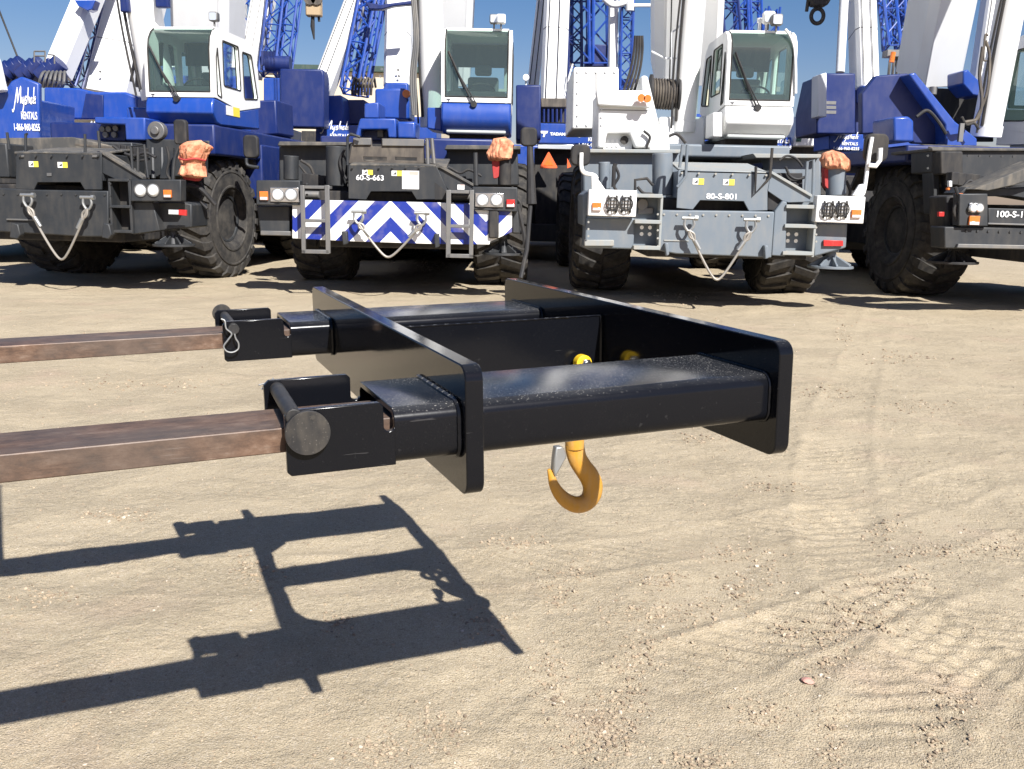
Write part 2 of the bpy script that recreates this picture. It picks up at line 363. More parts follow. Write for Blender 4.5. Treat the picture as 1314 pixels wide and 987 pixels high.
def rim_mesh(mat):
    b=B(); w=TW/2
    lathe_x(b,[(-w*.75,.30),(-w*.80,.36),(-w*.7,.36),(-w*.6,.33),(w*.5,.33),(w*.72,.365),(w*.80,.365),(w*.78,.335),(w*.45,.31),(w*.15,.29),(w*.12,.20),(w*.35,.17),(w*.42,.10),(w*.42,.02)],40)
    for k in range(12):
        a=2*math.pi*k/12; cyl(b,(w*.12,.245*math.cos(a),.245*math.sin(a)),(w*.24,.245*math.cos(a),.245*math.sin(a)),.018,n=6)
    bmesh.ops.recalc_face_normals(b,faces=b.faces[:]); me=bpy.data.meshes.new('wheel'); b.to_mesh(me); b.free(); me.materials.append(mat)
    for p in me.polygons: p.use_smooth=True
    me.set_sharp_from_angle(angle=R(35)); return me
TY=tyre_mesh(); RM={k:rim_mesh(M[k]) for k in ('char','slate')}
def wheel(root,x,y,mat='char',side=1,steer=0,sc=1.0,spin=0):
    o=bpy.data.objects.new('wheel',RM[mat]); COL.objects.link(o); o.parent=root; o.location=(x,y,TR*sc-.03); o.rotation_euler=(spin,0,R(steer)+(0 if side>0 else math.pi)); o.scale=(sc,sc,sc)
    t=bpy.data.objects.new('tyre',TY); COL.objects.link(t); t.parent=o; return o
# ------------------------------------------------------------------ shared crane parts
def headlight(parent,x,y,z,r):
    b=B(); n=20
    cyl(b,(x,y+.03,z),(x,y-.015,z),r*1.12,r*1.12,n); o=obj('headlight',b,M['steel'],parent,0)
    b=B(); cyl(b,(x,y-.012,z),(x,y-.03,z),r,r*.8,n); g=obj('lens',b,M['lens'],o,0); return o
def lamp_box(name,parent,x0,x1,z0,z1,y,mat,d=.03):
    b=B(); box(b,x0,x1,y-d,y,z0,z1); return obj(name,b,M[mat],parent,.004)
def lightpanel(fr,root,pts,mat,lights,rad,ind,indmat='amber',dep=.16,d=-.06,guard=False,rectlens=None):
    p=pr(fr,root,'light_panel',pts,d,dep,mat,.012)
    if rectlens:
        (xa,za),(xb,zb)=fr.y(*rectlens[0],d),fr.y(*rectlens[1],d); lamp_box('lamp_housing',p,xa,xb,zb,za,d,'chrome',.02)
    for l in lights:
        x,z=fr.y(*l,d); headlight(p,x,d-(.02 if rectlens else 0),z,rad)
        if guard:
            b=B(); yy=d-.045
            tube(b,[(x+rad*1.12*math.cos(a*math.pi/10),yy,z+rad*1.25*math.sin(a*math.pi/10)) for a in range(21)],.008,6)
            for k in (-.75,-.3,.3,.75):
                hh=math.sqrt(max(0,1-k*k))*rad*1.2; tube(b,[(x+k*rad,yy,z-hh),(x+k*rad,yy,z+hh)],.007,6)
            for k in (-.6,0,.6): tube(b,[(x-rad*1.0,yy+.004,z+k*rad),(x+rad*1.0,yy+.004,z+k*rad)],.006,6)
            for sx_ in (-1,1):
                for sz_ in (-1,1): tube(b,[(x+sx_*rad*.7,yy,z+sz_*rad*.9),(x+sx_*rad*.75,yy+.03,z+sz_*rad*1.45)],.014,6)
            obj('lamp_guard',b,M['dark'],p,0)
    (xa,za),(xb,zb)=fr.y(*ind[0],d),fr.y(*ind[1],d)
    lamp_box('indicator_lamp',p,xa,xb,zb,za,d,indmat); 
    lamp_box('indicator_lamp',p,xa+.005,xb-.005,zb+.003,zb+(za-zb)*.36,d-.03,'lens',.004)
    return p
def handrail(fr,root,pts,d,r=.018,mat='char',back=0):
    b=B(); v=[fr.p(x,y,d) for x,y in pts]
    tube(b,v,r,8); return obj('handrail',b,M[mat],root)
def mirror(fr,root,px,d,mat='dark',arm=None,armmat='char',armr=.025):
    x0,z1=fr.y(px[0],px[1],d); x1,z0=fr.y(px[2],px[3],d)
    b=B(); prism(b,rrect(x0,x1,z0,z1,min(x1-x0,z1-z0)*.28),d,d+.09,'y'); o=obj('mirror',b,M[mat],root,.02)
    if arm:
        b=B(); tube(b,curve([fr.p(x,y,d-.03) for x,y in arm],5),armr,8); obj('mirror_arm',b,M[armmat],o)
    return o
def float_plate(fr,root,x,y,z,r,mat):
    b=B(); prism(b,[(x+r*math.cos(a*math.pi/8),y+r*math.sin(a*math.pi/8)) for a in range(16)],z,z+.03,'z')
    cyl(b,(x,y,z+.03),(x,y,z+.2),r*.35,r*.2,16)
    for k in range(8):
        a=k*math.pi/4; c,s=math.cos(a),math.sin(a); t=.012
        v=[(x+c*r*.2-s*t,y+s*r*.2+c*t),(x+c*r*.92-s*t,y+s*r*.92+c*t),(x+c*r*.92+s*t,y+s*r*.92-c*t),(x+c*r*.2+s*t,y+s*r*.2-c*t)]
        lo=[b.verts.new((*q,z+.03)) for q in v]; hi=[b.verts.new((*q,z+(.16 if i in (0,3) else .05))) for i,q in enumerate(v)]
        b.faces.new(lo); b.faces.new(hi[::-1])
        for i in range(4): b.faces.new((lo[i],lo[(i+1)%4],hi[(i+1)%4],hi[i]))
    cyl(b,(x,y,z+.2),(x,y,z+.75),.085,n=16)
    return obj('outrigger_float',b,M[mat],root,.004)
def hood(fr,root,outer,notch,d,dep,mat,topmat,rise=None):
    """front hood with a trapezoid opening cut into its lower edge"""
    b=B(); prism(b,fr.P(outer,d),d,d+.03,'y'); o=obj('hood',b,M[mat],root,.006)
    # body behind the face plate, narrower than the face so that the notch reads dark and deep
    P=fr.P(outer,d); xs=[p[0] for p in P]; zs=[p[1] for p in P]; zt=max(zs); zn=max(q[1] for q in fr.P(notch,d))
    b=B(); box(b,min(xs)+.01,max(xs)-.012,d+.032,d+dep,zn+.02,zt-.01); obj('hood_body',b,M[mat],o,.01)
    b=B(); z2=zt+(rise or .02); 
    v=[b.verts.new(q) for q in ((min(xs)+.02,d+.0,zt-.004),(max(xs)-.02,d+.0,zt-.004),(max(xs)-.05,d+dep,z2),(min(xs)+.05,d+dep,z2))]
    w=[b.verts.new(v_.co-Vector((0,0,.03))) for v_ in v]
    b.faces.new(v); b.faces.new(w[::-1])
    for i in range(4): b.faces.new((v[i],w[i],w[(i+1)%4],v[(i+1)%4]))
    obj('hood_top',b,M[topmat],o,.008)
    return o
def sticker(fr,root,x0,y0,x1,y1,d,kind='y'):
    (xa,za),(xb,zb)=fr.y(x0,y0,d),fr.y(x1,y1,d); e=d-.006; xm=(xa+xb)/2
    if kind=='y':
        b=B(); box(b,xa,xm,e,e+.004,zb,za); o=obj('sticker',b,M['stick_w'],root,0,0)
        b=B(); box(b,xm,xb,e,e+.004,zb,za); obj('sticker_panel',b,M['stick_y'],o,0,0)
        b=B(); prism(b,[(xa+(xm-xa)*.2,zb+(za-zb)*.25),(xa+(xm-xa)*.9,zb+(za-zb)*.25),(xa+(xm-xa)*.9,zb+(za-zb)*.8)],e-.002,e,'y'); obj('sticker_mark',b,M['ink'],o,0,0)
    else:
        b=B(); box(b,xa,xb,e,e+.004,zb,za); o=obj('sticker',b,M['stick_w'],root,0,0)
        b=B(); h=za-zb; w=xb-xa
        box(b,xa+w*.42,xb-w*.04,e-.002,e,za-h*.22,za-h*.04); 
        for k in range(3): box(b,xa+w*.1,xb-w*.12,e-.002,e,za-h*(.45+.15*k),za-h*(.43+.15*k))
        obj('sticker_print',b,M['stick_r'],o,0,0)
    return o
def cab(fr,root,pxl,pxr,ytop,ysill,ybot,d,depth,up,low,frontbox=.05,win='rear',bulge=.06,lampx=None,logo='letter'):
    """operator's cab: side frames, roof, glazing, lower shell, seat and wheel inside"""
    xl=fr.y(pxl,ysill,d)[0]; xr=fr.y(pxr,ysill,d)[0]; xm=(pxl+pxr)/2
    zs=fr.y(xm,ysill,d)[1]; zt=fr.y(xm,ytop,d+.25)[1]; zb=fr.y(xm,ybot,d+.1)[1]
    T=.055; Y2=d+depth
    front=[(d,zs-.07),(d-.0,zs+.05),(d+.015,zt-.32),(d+.05,zt-.16),(d+.13,zt-.06),(d+.25,zt)]
    roof=[(Y2-.42,zt),(Y2-.2,zt-.10),(Y2-.06,zt-.38),(Y2,zs+.02)]
    low_edge=[(Y2-.01,zs-.05),(d+.95,zs-.17),(d+.1,zs-.07)]
    out=front+roof+low_edge
    w1=rpoly([(d+.12,zs-.02),(d+.12,zt-.42),(d+.17,zt-.28),(d+.26,zs-.05)],.015)
    w2=rpoly([(d+.36,zs+.13),(d+.36,zt-.15),(d+.95,zt-.15),(d+1.0,zs+.13)],.04)
    w3=rpoly([(d+1.13,zs+.02),(d+1.10,zt-.2),(Y2-.33,zt-.2),(Y2-.11,zs+.07)],.05)
    mu,ml=M[up],M[low]
    b=B()
    for x in (xl,xr-T): plate(b,out,[w1,w2,w3],x,x+T,'x')
    prism(b,[(d+.22,zt-.03),(d+.22,zt+.012),(Y2-.42,zt+.015),(Y2-.2,zt-.09),(Y2-.24,zt-.13),(Y2-.43,zt-.03)],xl+T-.002,xr-T+.002,'x')
    box(b,xl+T-.002,xr-T+.002,d+.0,d+.05,zs-.07,zs)
    box(b,xl+T,xr-T,Y2-.08,Y2-.02,zs-.05,zs+.25)
    c=obj('cab',b,mu,root,.012)
    # lower shell
    b=B()
    prism(b,[(d+.012,zs-.072),(d-bulge*.6,zs-.16),(d-bulge,zs-.30),(d-bulge*.6,zb+.14),(d+.08,zb+.03),(d+.22,zb),(Y2-.05,zb+.05),(Y2-.05,zs-.052),(d+.95,zs-.172)],xl+.004,xr-.004,'x')
    obj('lower_shell',b,ml,c,.03,50)
    b=B(); box(b,xl+.1,xr-.1,d+.3,Y2-.2,zb-.1,zb+.01); obj('cab_mount',b,M['dark'],c,.01)
    # glazing
    g=[(d+.012,zs),(d+.02,zt-.32),(d+.055,zt-.17),(d+.135,zt-.07),(d+.23,zt-.012)]
    b=B()
    lo=[[b.verts.new((x,yy,zz)) for yy,zz in g] for x in (xl+T+.004,xr-T-.004)]
    for i in range(len(g)-1): b.faces.new((lo[0][i],lo[1][i],lo[1][i+1],lo[0][i+1]))
    ws=obj('windscreen',b,M['glass'],c,0,50)
    b=B() # rubber seal
    for x in (xl+T,xr-T): tube(b,[(x,yy-.004,zz) for yy,zz in g],.012,6)
    tube(b,[(xl+T,d+.004,zs+.005),(xr-T,d+.004,zs+.005)],.012,6); obj('window_seal',b,M['rubberseal'],c)
    for nm,ww in (('quarter_window',w1),('door_window',w2),('side_window',w3)):
        for x in (xl+T*.5,xr-T*.5):
            b=B(); b.faces.new([b.verts.new((x,p[0],p[1])) for p in ww]); obj(nm,b,M['glass'],c,0,0)
        for x in (xl-.002,xr+.002): b=B(); tube(b,[(x,p[0],p[1]) for p in ww+ww[:1]],.011,5); obj('window_seal',b,M['rubberseal'],c)
    b=B(); plate(b,[(xl+T,zs+.25),(xr-T,zs+.25),(xr-T,zt-.1),(xl+T,zt-.1)],[[(xl+.14,zs+.3),(xr-.14,zs+.3),(xr-.14,zt-.2),(xl+.14,zt-.2)]],Y2-.2,Y2-.16,'y'); obj('rear_wall',b,M['cabin'],c,.01)
    b=B(); box(b,xl+T+.01,xr-T-.01,Y2-.6,Y2-.56,zt-.4,zt-.06); obj('sun_blind',b,M['dark'],c,.01)
    b=B(); box(b,xl+.07,xr-.07,d+.05,Y2-.1,zs-.5,zs-.45); box(b,xl+.08,xl+.3,d+.5,Y2-.3,zs-.45,zs+.02)
    box(b,xl+.09,xr-.09,d+.12,d+.3,zs-.3,zs+.10); obj('console',b,M['cabin'],c,.02)
    xc=(xl+xr)/2+.05
    b=B(); box(b,xc-.25,xc+.25,d+.75,d+1.2,zs-.25,zs-.12); box(b,xc-.24,xc+.24,d+1.14,d+1.26,zs-.14,zs+.42); box(b,xc-.13,xc+.13,d+1.15,d+1.24,zs+.44,zs+.6); obj('seat',b,M['seat'],c,.04)
    b=B(); tube(b,[(xc+.2*math.cos(a*math.pi/10),d+.5+.05*math.sin(a*math.pi/10),zs+.14+.11*math.sin(a*math.pi/10)) for a in range(21)],.014,6); tube(b,[(xc-.19,d+.5,zs+.14),(xc+.19,d+.5,zs+.14)],.012,6); tube(b,[(xc,d+.5,zs+.14),(xc,d+.38,zs-.25)],.03,6); obj('steering_wheel',b,M['dark'],c)
    # wiper
    b=B(); w=xr-xl; tube(b,[(xl+w*.45,d-.03,zs-.09),(xl+w*.16,d-.035,zs+.50)],.012,6); tube(b,[(xl+w*.5,d-.03,zs-.08),(xl+w*.22,d-.035,zs+.36)],.009,6)
    tube(b,[(xl+w*.33,d-.028,zs+.12),(xl+w*.1,d-.028,zs+.62)],.016,4); cyl(b,(xl+w*.47,d+.02,zs-.1),(xl+w*.47,d-.07,zs-.1),.045,n=12); obj('wiper',b,M['dark'],c)
    # roof gutter bead, small maker's mark
    u=.022; b=B(); cx=xl+w*.11; z=zs-.045; e=d-.008
    prism(b,[(cx-1.5*u,z+.7*u),(cx+1.2*u,z+.7*u),(cx+.9*u,z+.1*u),(cx+.35*u,z+.1*u),(cx,z-.9*u),(cx-.6*u,z-.9*u),(cx-.3*u,z+.1*u),(cx-1.2*u,z+.1*u)],e,e+.004,'y'); obj('emblem',b,M['ink' if up=='white' else 'letter'],c,0,0)
    return c,xl,xr,zs,zt,zb
def worklamp(fr,parent,px,py,d,s=.14,yawd=0,mat='white'):
    x,z=fr.y(px,py,d); b=B(); prism(b,rrect(x-s/2,x+s/2,z-s/2,z+s/2,s*.2),d,d+.1,'y'); o=obj('work_lamp',b,M[mat],parent,.01)
    b=B(); prism(b,rrect(x-s*.4,x+s*.4,z-s*.4,z+s*.4,s*.15),d-.012,d-.001,'y'); obj('lens',b,M['lens'],o,0)
    b=B(); tube(b,[(x,d+.05,z-s*.5),(x,d+.05,z-s*1.0)],.014,6); obj('bracket',b,M['steel'],o); return o
def sling(fr,pl,pr_,pb,d,label):
    """wire rope sling hanging in a V between two shackles"""
    A=fr.p(*pl,d); C=fr.p(*pr_,d); Bt=fr.p(*pb,d-.03); root=thing('wire_rope_sling',label,'wire sling',fr.w((Bt.x,Bt.y,0)),fr.yaw,'wire slings hanging on the bumpers')
    off=Vector((Bt.x,Bt.y,0)); A-=off; C-=off; Bt-=off
    for P,sg in ((A,-1),(C,1)):
        b=B()
        tube(b,curve([P+Vector((-.05,0,.05)),P+Vector((-.055,0,-.03)),P+Vector((0,0,-.10)),P+Vector((.055,0,-.03)),P+Vector((.05,0,.05))],5),.017,8)
        cyl(b,P+Vector((-.09,0,.055)),P+Vector((.09,0,.055)),.022,n=10); cyl(b,P+Vector((.06,0,.055)),P+Vector((.1,0,.055)),.034,n=6)
        obj('shackle',b,M['galv'],root)
    dA=(Bt-A); dC=(Bt-C)
    P0=A+Vector((0,-.01,-.09)); P1=C+Vector((0,-.01,-.09))
    pts=[]
    for i in range(33):
        t=i/32; e=(math.sqrt((2*t-1)**2+.012)-math.sqrt(.012))/(math.sqrt(1.012)-math.sqrt(.012)); tb=.5+(t-.5)
        xm=Bt.x; x=P0.x+(P1.x-P0.x)*t+(xm-(P0.x+P1.x)/2)*(1-e); e2=e**1.12
        pts.append(Vector((x,P0.y*e+Bt.y*(1-e),(P0.z*(1-t)+P1.z*t)*e2+Bt.z*(1-e2))))
    b=B(); tube(b,pts,.0155,8); obj('rope',b,M['rope'],root)
    for Pq in (P0,P1):
        b=B(); cyl(b,Pq.lerp(Bt,.2),Pq.lerp(Bt,.38),.03,.024,12); obj('ferrule',b,M['galv'],root)
        b=B(); a,c=Pq,Pq.lerp(Bt,.2); n=(c-a).normalized().cross(Vector((0,1,0)))
        tube(b,curve([a,a.lerp(c,.5)+n*.03,c],4),.0155,6); tube(b,curve([a,a.lerp(c,.5)-n*.03,c],4),.0155,6); obj('rope_eye',b,M['rope'],root)
    return root
def cover(fr,poly,d,label,red=None,seed=1,marks=False,belt=None):
    """crumpled orange cloth bag tied over a lamp post"""
    P=fr.P(poly,d); cx=sum(p[0] for p in P)/len(P); z0=min(p[1] for p in P); z1=max(p[1] for p in P)
    base=Vector((cx,d,z0)); root=thing('orange_cover',label,'cloth cover',fr.w(base),fr.yaw,'orange cloth covers')
    b=B(); n=44; rows=22; rings=[]
    def width(z):
        xs=[]
        for i in range(len(P)):
            a,c=P[i],P[(i+1)%len(P)]
            if (a[1]-z)*(c[1]-z)<=0 and abs(a[1]-c[1])>1e-6: xs.append(a[0]+(c[0]-a[0])*(z-a[1])/(c[1]-a[1]))
        return (min(xs),max(xs)) if len(xs)>1 else (cx-.03,cx+.03)
    for j in range(rows+1):
        t=j/rows; z=z0+(z1-z0)*t; xa,xb=width(min(max(z,z0+.004),z1-.004)); sq=1 if t<.86 else math.sqrt(max(.02,1-((t-.86)/.14)**2*.9))
        ring=[]
        for k in range(n):
            a=2*math.pi*k/n; rx=(xb-xa)/2*sq; q=noise.noise(Vector((math.cos(a)*1.8,math.sin(a)*1.8,z*6+seed*7)))*.22+.30*(abs(noise.noise(Vector((math.cos(a)*3.4+z*2,math.sin(a)*3.4,z*5+seed))))-.25)+.12*abs(noise.noise(Vector((math.cos(a)*7,math.sin(a)*7,z*16+seed))))
            ring.append(b.verts.new(((xa+xb)/2-cx+math.cos(a)*rx*(1+q),math.sin(a)*min(rx,.17)*(1+q),z-z0+noise.noise(Vector((a,z*5,seed)))*.015)))
        rings.append(ring)
    for a,c in zip(rings,rings[1:]):
        for k in range(n): b.faces.new((a[k],a[(k+1)%n],c[(k+1)%n],c[k]))
    b.faces.new(rings[0][::-1]); b.faces.new(rings[-1])
    obj('cloth',b,M['orangecloth'],root,0,24)
    if red:
        b=B(); q=fr.P(red,d); prism(b,rpoly([(p[0]-cx,p[1]-z0) for p in q],.03),-.02,.1,'y'); obj('cuff',b,M['redcloth'],root,.02)
    if belt:
        za=fr.y(*belt,d)[1]; xa,xb=width(za); b=B(); tube(b,[((xa+xb)/2-cx+math.cos(a*math.pi/12)*(xb-xa)/2*1.08,math.sin(a*math.pi/12)*.17,za-z0+.01*math.sin(a)) for a in range(25)],.013,6); obj('tie_cord',b,M['redcloth'],root)
    return root
def lattice(root,fr,a,c,w,r=.028,mat='blue',name='lattice_jib',step=None,w2=None):
    """four-chord lattice mast from a to c (local points)"""
    a,c=Vector(a),Vector(c); L=(c-a).length; s,t=frame_for(c-a); step=step or w*1.0; n=max(2,int(L/step)); b=B(); w2=w2 or w
    def P(k,i,j):
        f=k/n; ww=w+(w2-w)*f; return a.lerp(c,f)+s*i*ww/2+t*j*ww/2
    for i,j in ((-1,-1),(1,-1),(1,1),(-1,1)): tube(b,[P(0,i,j),P(n,i,j)],r*1.25,6)
    cs=[(-1,-1),(1,-1),(1,1),(-1,1)]
    for k in range(n):
        for q in range(4):
            p0,p1=cs[q],cs[(q+1)%4]
            if (k+q)%2: p0,p1=p1,p0
            tube(b,[P(k,*p0),P(k+1,*p1)],r*.7,5)
            if k%3==0: tube(b,[P(k,*p0),P(k,*p1)],r*.7,5)
    return obj(name,b,M[mat],root,0,40)
def boom(fr,root,pb,pt,wb,d0,d1,mat,length=9,wt=None,seam=None,cable=True,flip=1,hh=None,shade=None):
    """telescopic boom: pb, pt pixel centres at depths d0 (foot) and d1; wb = width in pixels at the foot"""
    A=fr.p(*pb,d0); C=fr.p(*pt,d1); dr=(C-A).normalized(); w=fr.y(pb[0]+wb/2,pb[1],d0)[0]-fr.y(pb[0]-wb/2,pb[1],d0)[0]; h=hh or w*1.15
    sx=Vector((1,0,0)); sx=(sx-dr*sx.dot(dr)).normalized(); sy=dr.cross(sx)
    if sy.y<0: sy=-sy
    prof=[(-.5,-.5),(.5,-.5),(.5,.22),(.36,.42),(.2,.5),(-.2,.5),(-.36,.42),(-.5,.22)] if flip<0 else [(-.5,.5),(.5,.5),(.5,-.30),(.38,-.5),(-.38,-.5),(-.5,-.30)]
    def sec(b,P0,P1,k):
        r0=[b.verts.new(P0+sx*x*w*k+sy*(y*h*k+h*.5)) for x,y in prof]; r1=[b.verts.new(P1+sx*x*w*k+sy*(y*h*k+h*.5)) for x,y in prof]; n=len(prof)
        b.faces.new(r0[::-1]); b.faces.new(r1)
        for i in range(n): b.faces.new((r0[i],r0[(i+1)%n],r1[(i+1)%n],r1[i]))
    b=B(); sec(b,A,A+dr*length,1)
    o=obj('boom',b,M[mat],root,.012,22)
    if seam is not None:
        for s_ in seam:
            t=(fr.p(pb[0],s_,d0)-A).length if False else s_
            b=B(); sec(b,A+dr*t,A+dr*(t+.02),1.006); obj('boom_joint',b,M['steel'],o,0)
    if cable:
        b=B()
        for k in (-.3,.12): tube(b,[A+sx*w*k+sy*(-.035),A+dr*length+sx*w*k*.6+sy*(-.035)],.011,5)
        obj('hoist_rope',b,M['dark'],o)
    return o,A,dr,sx,sy,w
def liftcyl(fr,root,pb,pt,rpx,d0,d1,mat='white',length=8):
    A=fr.p(*pb,d0); C=fr.p(*pt,d1); dr=(C-A).normalized(); r=(fr.y(pb[0]+rpx,pb[1],d0)[0]-fr.y(pb[0]-rpx,pb[1],d0)[0])/2
    b=B(); cyl(b,A,A+dr*length,r,r,40); cyl(b,A-dr*.04,A+dr*.12,r*1.08,r*1.08,40); o=obj('lift_cylinder',b,M[mat],root,.01)
    b=B(); s=Vector((0,-1,0)); off=Vector((-r*.8,-r*.75,0))
    tube(b,curve([A+off+dr*.1,A+off+dr*1.2+Vector((-.03,0,0)),A+off+dr*3,A+off+dr*length*.9],4),.022,6); tube(b,curve([A+off*1.1+Vector((-.05,0,0)),A+off*1.1+dr*1.2+Vector((-.08,0,0)),A+off*1.1+dr*3],4),.016,6)
    obj('hydraulic_hose',b,M['dark'],o); return o
def chassis(root,hw=1.0,ya=2.9,wb=4.9,mat='dark',w=1.36,cx=0,rimmat='char',steer=0,sc=1,z1=1.35):
    b=B(); box(b,cx-hw,cx+hw,.35,9.2,.62,z1); box(b,cx-1.1,cx+1.1,ya-.18,ya+.18,.75,1.1); box(b,cx-1.1,cx+1.1,ya+wb-.18,ya+wb+.18,.75,1.1); obj('chassis',b,M[mat],root,.02)
    for x,sd in ((cx-w,-1),(cx+w,1)):
        for k,y in enumerate((ya,ya+wb)): wheel(root,x,y,rimmat,sd,steer if k==0 else 0,sc,spin=R(7*k+11*sd))
def outrigger(root,mat,y=.55,z0=.55,z1=.85,hw=1.55):
    b=B(); box(b,-hw,hw,y-.18,y+.18,z0,z1); return obj('outrigger_beam',b,M[mat],root,.015)
def bolts(fr,root,pts,d,r=.016,mat='steel'):
    me=None
    for px,py in pts:
        q=fr.p(px,py,d)
        if me is None:
            bm=B(); cyl(bm,(0,.004,0),(0,-.014,0),r,n=6); o=obj('bolt_head',bm,M[mat],root,0); me=o.data
        else: o=bpy.data.objects.new('bolt_head',me); COL.objects.link(o); o.parent=root
        o.location=q
def seam(fr,root,pts,d,r=.006,mat='dark'):
    b=B(); tube(b,[fr.p(x,y,d) for x,y in pts],r,5); return obj('panel_seam',b,M[mat],root,0)
def hose(fr,root,pts,d,r=.02,mat='dark',dd=0):
    b=B(); n=len(pts); tube(b,curve([fr.p(x,y,d+dd*i/n) for i,(x,y) in enumerate(pts)],5),r,8); return obj('hose',b,M[mat],root,0)
GC='large rough terrain cranes parked in a row'
#CRANES
# ================================================================== crane 1 (left, dark blue cab turned slightly)
f1=Fr(76,240,12.3,-6)
c1=thing('mobile_crane','blue and white cab crane with plain charcoal bumper and its tyre seen side-on','crane',f1.o,f1.yaw,GC)
chassis(c1,ya=2.75,steer=-5,cx=-.36,w=1.13)
f=f1;r=c1
pr(f,r,'bumper',[(-24,240.5),(43,243.5),(108,244.5),(139,245),(139,300),(130,304),(108,304),(-24,296)],0,.3,'char',.015)
for a,b_ in ((14,26),(132,143)): pr(f,r,'tow_lug',[(a,286),(b_-3,288),(b_,301),(b_-4,307),(a-2,305)],-.1,.1,'char')
pr(f,r,'bumper_flange',[(8,280.5),(44,281.5),(44,283.5),(8,282.5)],-.03,.03,'steel',.003)
h=hood(f,r,[(21,196),(130,196),(130.5,243.5),(108.5,243.6),(103,234),(48,234),(43.6,243.6),(20,242.5)],[(48,234),(103,234)],.02,.95,'char','chartop',.1)
sticker(f,h,37,207,49.6,214.5,.02); sticker(f,h,74,208,87,215.5,.02)
pr(f,r,'hood_gusset',[(131,197),(181,228.5),(181,231),(150,231),(131,222)],.05,.05,'char',.006)
pr(f,r,'hood_edge',[(131,194.5),(183,227),(183,230),(131,198)],.02,.18,'chartop',.004)
pr(f,r,'side_frame',[(131,243),(139,246),(139,231),(131,222)],.25,.05,'dark',.0)
# steps
b=B(); (x0,z1),(x1,z0)=f.y(139.5,231,0),f.y(170,300,0)
box(b,x0,x1,.22,.3,z0,z1); 
o=obj('step_recess',b,M['dark'],r)
b=B()
for yy in (231,265,297): z=f.y(155,yy,-.02)[1]; box(b,x0,x1,-.02,.24,z-.02,z+.015)
box(b,x0-.01,x0+.02,-.01,.25,z0,z1); box(b,x1-.02,x1+.015,-.01,.25,z0,z1); obj('steps',b,M['char'],r,.005)
lightpanel(f,r,[(168.5,230.5),(232,230.5),(232,258.6),(167.5,258.6)],'char',[(180.6,244.3),(197,244.3)],.075,[(210.6,243.7),(221,253.7)])
pr(f,r,'panel_support',[(168,259),(196,259),(205,296),(170,301)],.05,.3,'char')
pr(f,r,'reflector',[(216,269),(229,269.5),(229,275.5),(216,275)],-.02,.03,'lens',.003); pr(f,r,'reflector',[(229,269),(239,269.5),(239,277),(229,276)],-.02,.03,'red',.003)
pr(f,r,'outrigger_box',[(196,259),(232,259),(246,262),(246,292),(205,296)],.2,.5,'char',.02)
fx=f.p(223,316,.35); float_plate(f,r,fx.x,fx.y,fx.z,.27,'char')
b=B(); xx,zz=f.y(199.6,167.6,1.3); cyl(b,(xx,1.3,zz),(xx,1.42,zz),.125,n=28); cyl(b,(xx,1.26,zz),(xx,1.3,zz),.06,n=20); obj('horn',b,M['steel'],r,.01)
mirror(f,r,(221.5,153,239.6,186),.3,arm=[(230,186),(224,205),(222,231)])
for q in ([(33,229),(33,172),(35,172)],[(110,230),(109,172)],[(128,190),(126,168)],[(12,192),(9,170)]): handrail(f,r,q,.1)
handrail(f,r,[(171,229),(168,188),(185,186),(190,228)],.1); handrail(f,r,[(177,229),(177,190)],.12)
# decks and fenders
pr(f,r,'deck',[(-24,178),(92,176),(170,193),(170,197),(-24,197)],1.2,1.6,'chartop',.01)
b=B(); xa=f.y(-40,230,1.2)[0]; z=f.y(0,178,1.2)[1]; box(b,xa,.36,1.25,5.6,z-.5,z-.02); obj('deck_body',b,M['char'],r,.02)
pr(f,r,'fender',[(-24,182),(8,184),(12,228),(-24,228)],.6,.9,'char',.02)
b=B(); zt=f.y(290,186,2)[1]
arch=[(1.62,zt),(1.9,zt+.05),(3.5,zt+.05),(4.0,zt-.5),(3.96,zt-.56),(3.44,zt-.03),(1.96,zt-.03),(1.72,zt-.12),(1.56,zt-.5),(1.5,zt-.5)]
for xa,xb in ((.38,1.2),(-1.9,-1.1)): b=B(); prism(b,arch,xa,xb,'x'); obj('fender',b,M['chartop'],r,.01)
pr(f,r,'fender_front',[(187,178),(256,180),(256,226),(187,228)],1.35,.3,'char',.02)
b=B()
for px in (196,208): tube(b,[f.p(px,190,1.0),f.p(px+1,229,.9)],.03,8)
prism(b,f.P([(211,200),(222,190),(222,229),(205,229)],.8),.8,.86,'y'); obj('jack_bracket',b,M['char'],r)
# superstructure
mm='blue'
pr(f,r,'slewing_frame',[(121,150),(186,151),(186,180),(161,180),(160,160),(126,159),(121,158)],1.5,.5,mm,.02)
pr(f,r,'slewing_recess',[(126,157),(161,157),(161,181),(126,179)],1.75,.1,'navy')
b=B()
for px,py in ((133,166),(141,166),(137,173),(148,173),(150,165)): q=f.p(px,py,1.72); cyl(b,q,q+Vector((0,-.05,0)),.04,n=12)
obj('valve',b,M['steel'],r)
b=B(); zc=f.y(250,176,2)[1]; box(b,-1.25,1.28,1.9,6.6,zc-.25,zc+.18); obj('slewing_deck',b,M['navy'],r,.03)
b=B(); cyl(b,(0,3.9,zc-.5),(0,3.9,zc-.2),.9,n=40); obj('turntable',b,M['dark'],r)
pr(f,r,'counterweight',[(300,130),(354,128),(356,172),(300,176)],5.2,.9,'navy',.03)
cb=cab(f,r,187,274.5,36,118,160,1.9,1.8,'white','blue')
worklamp(f,cb[0],273,21,2.1,.13,mat='steel')
sx=f.x(298,143,cb[2]+.004); b=B(); 
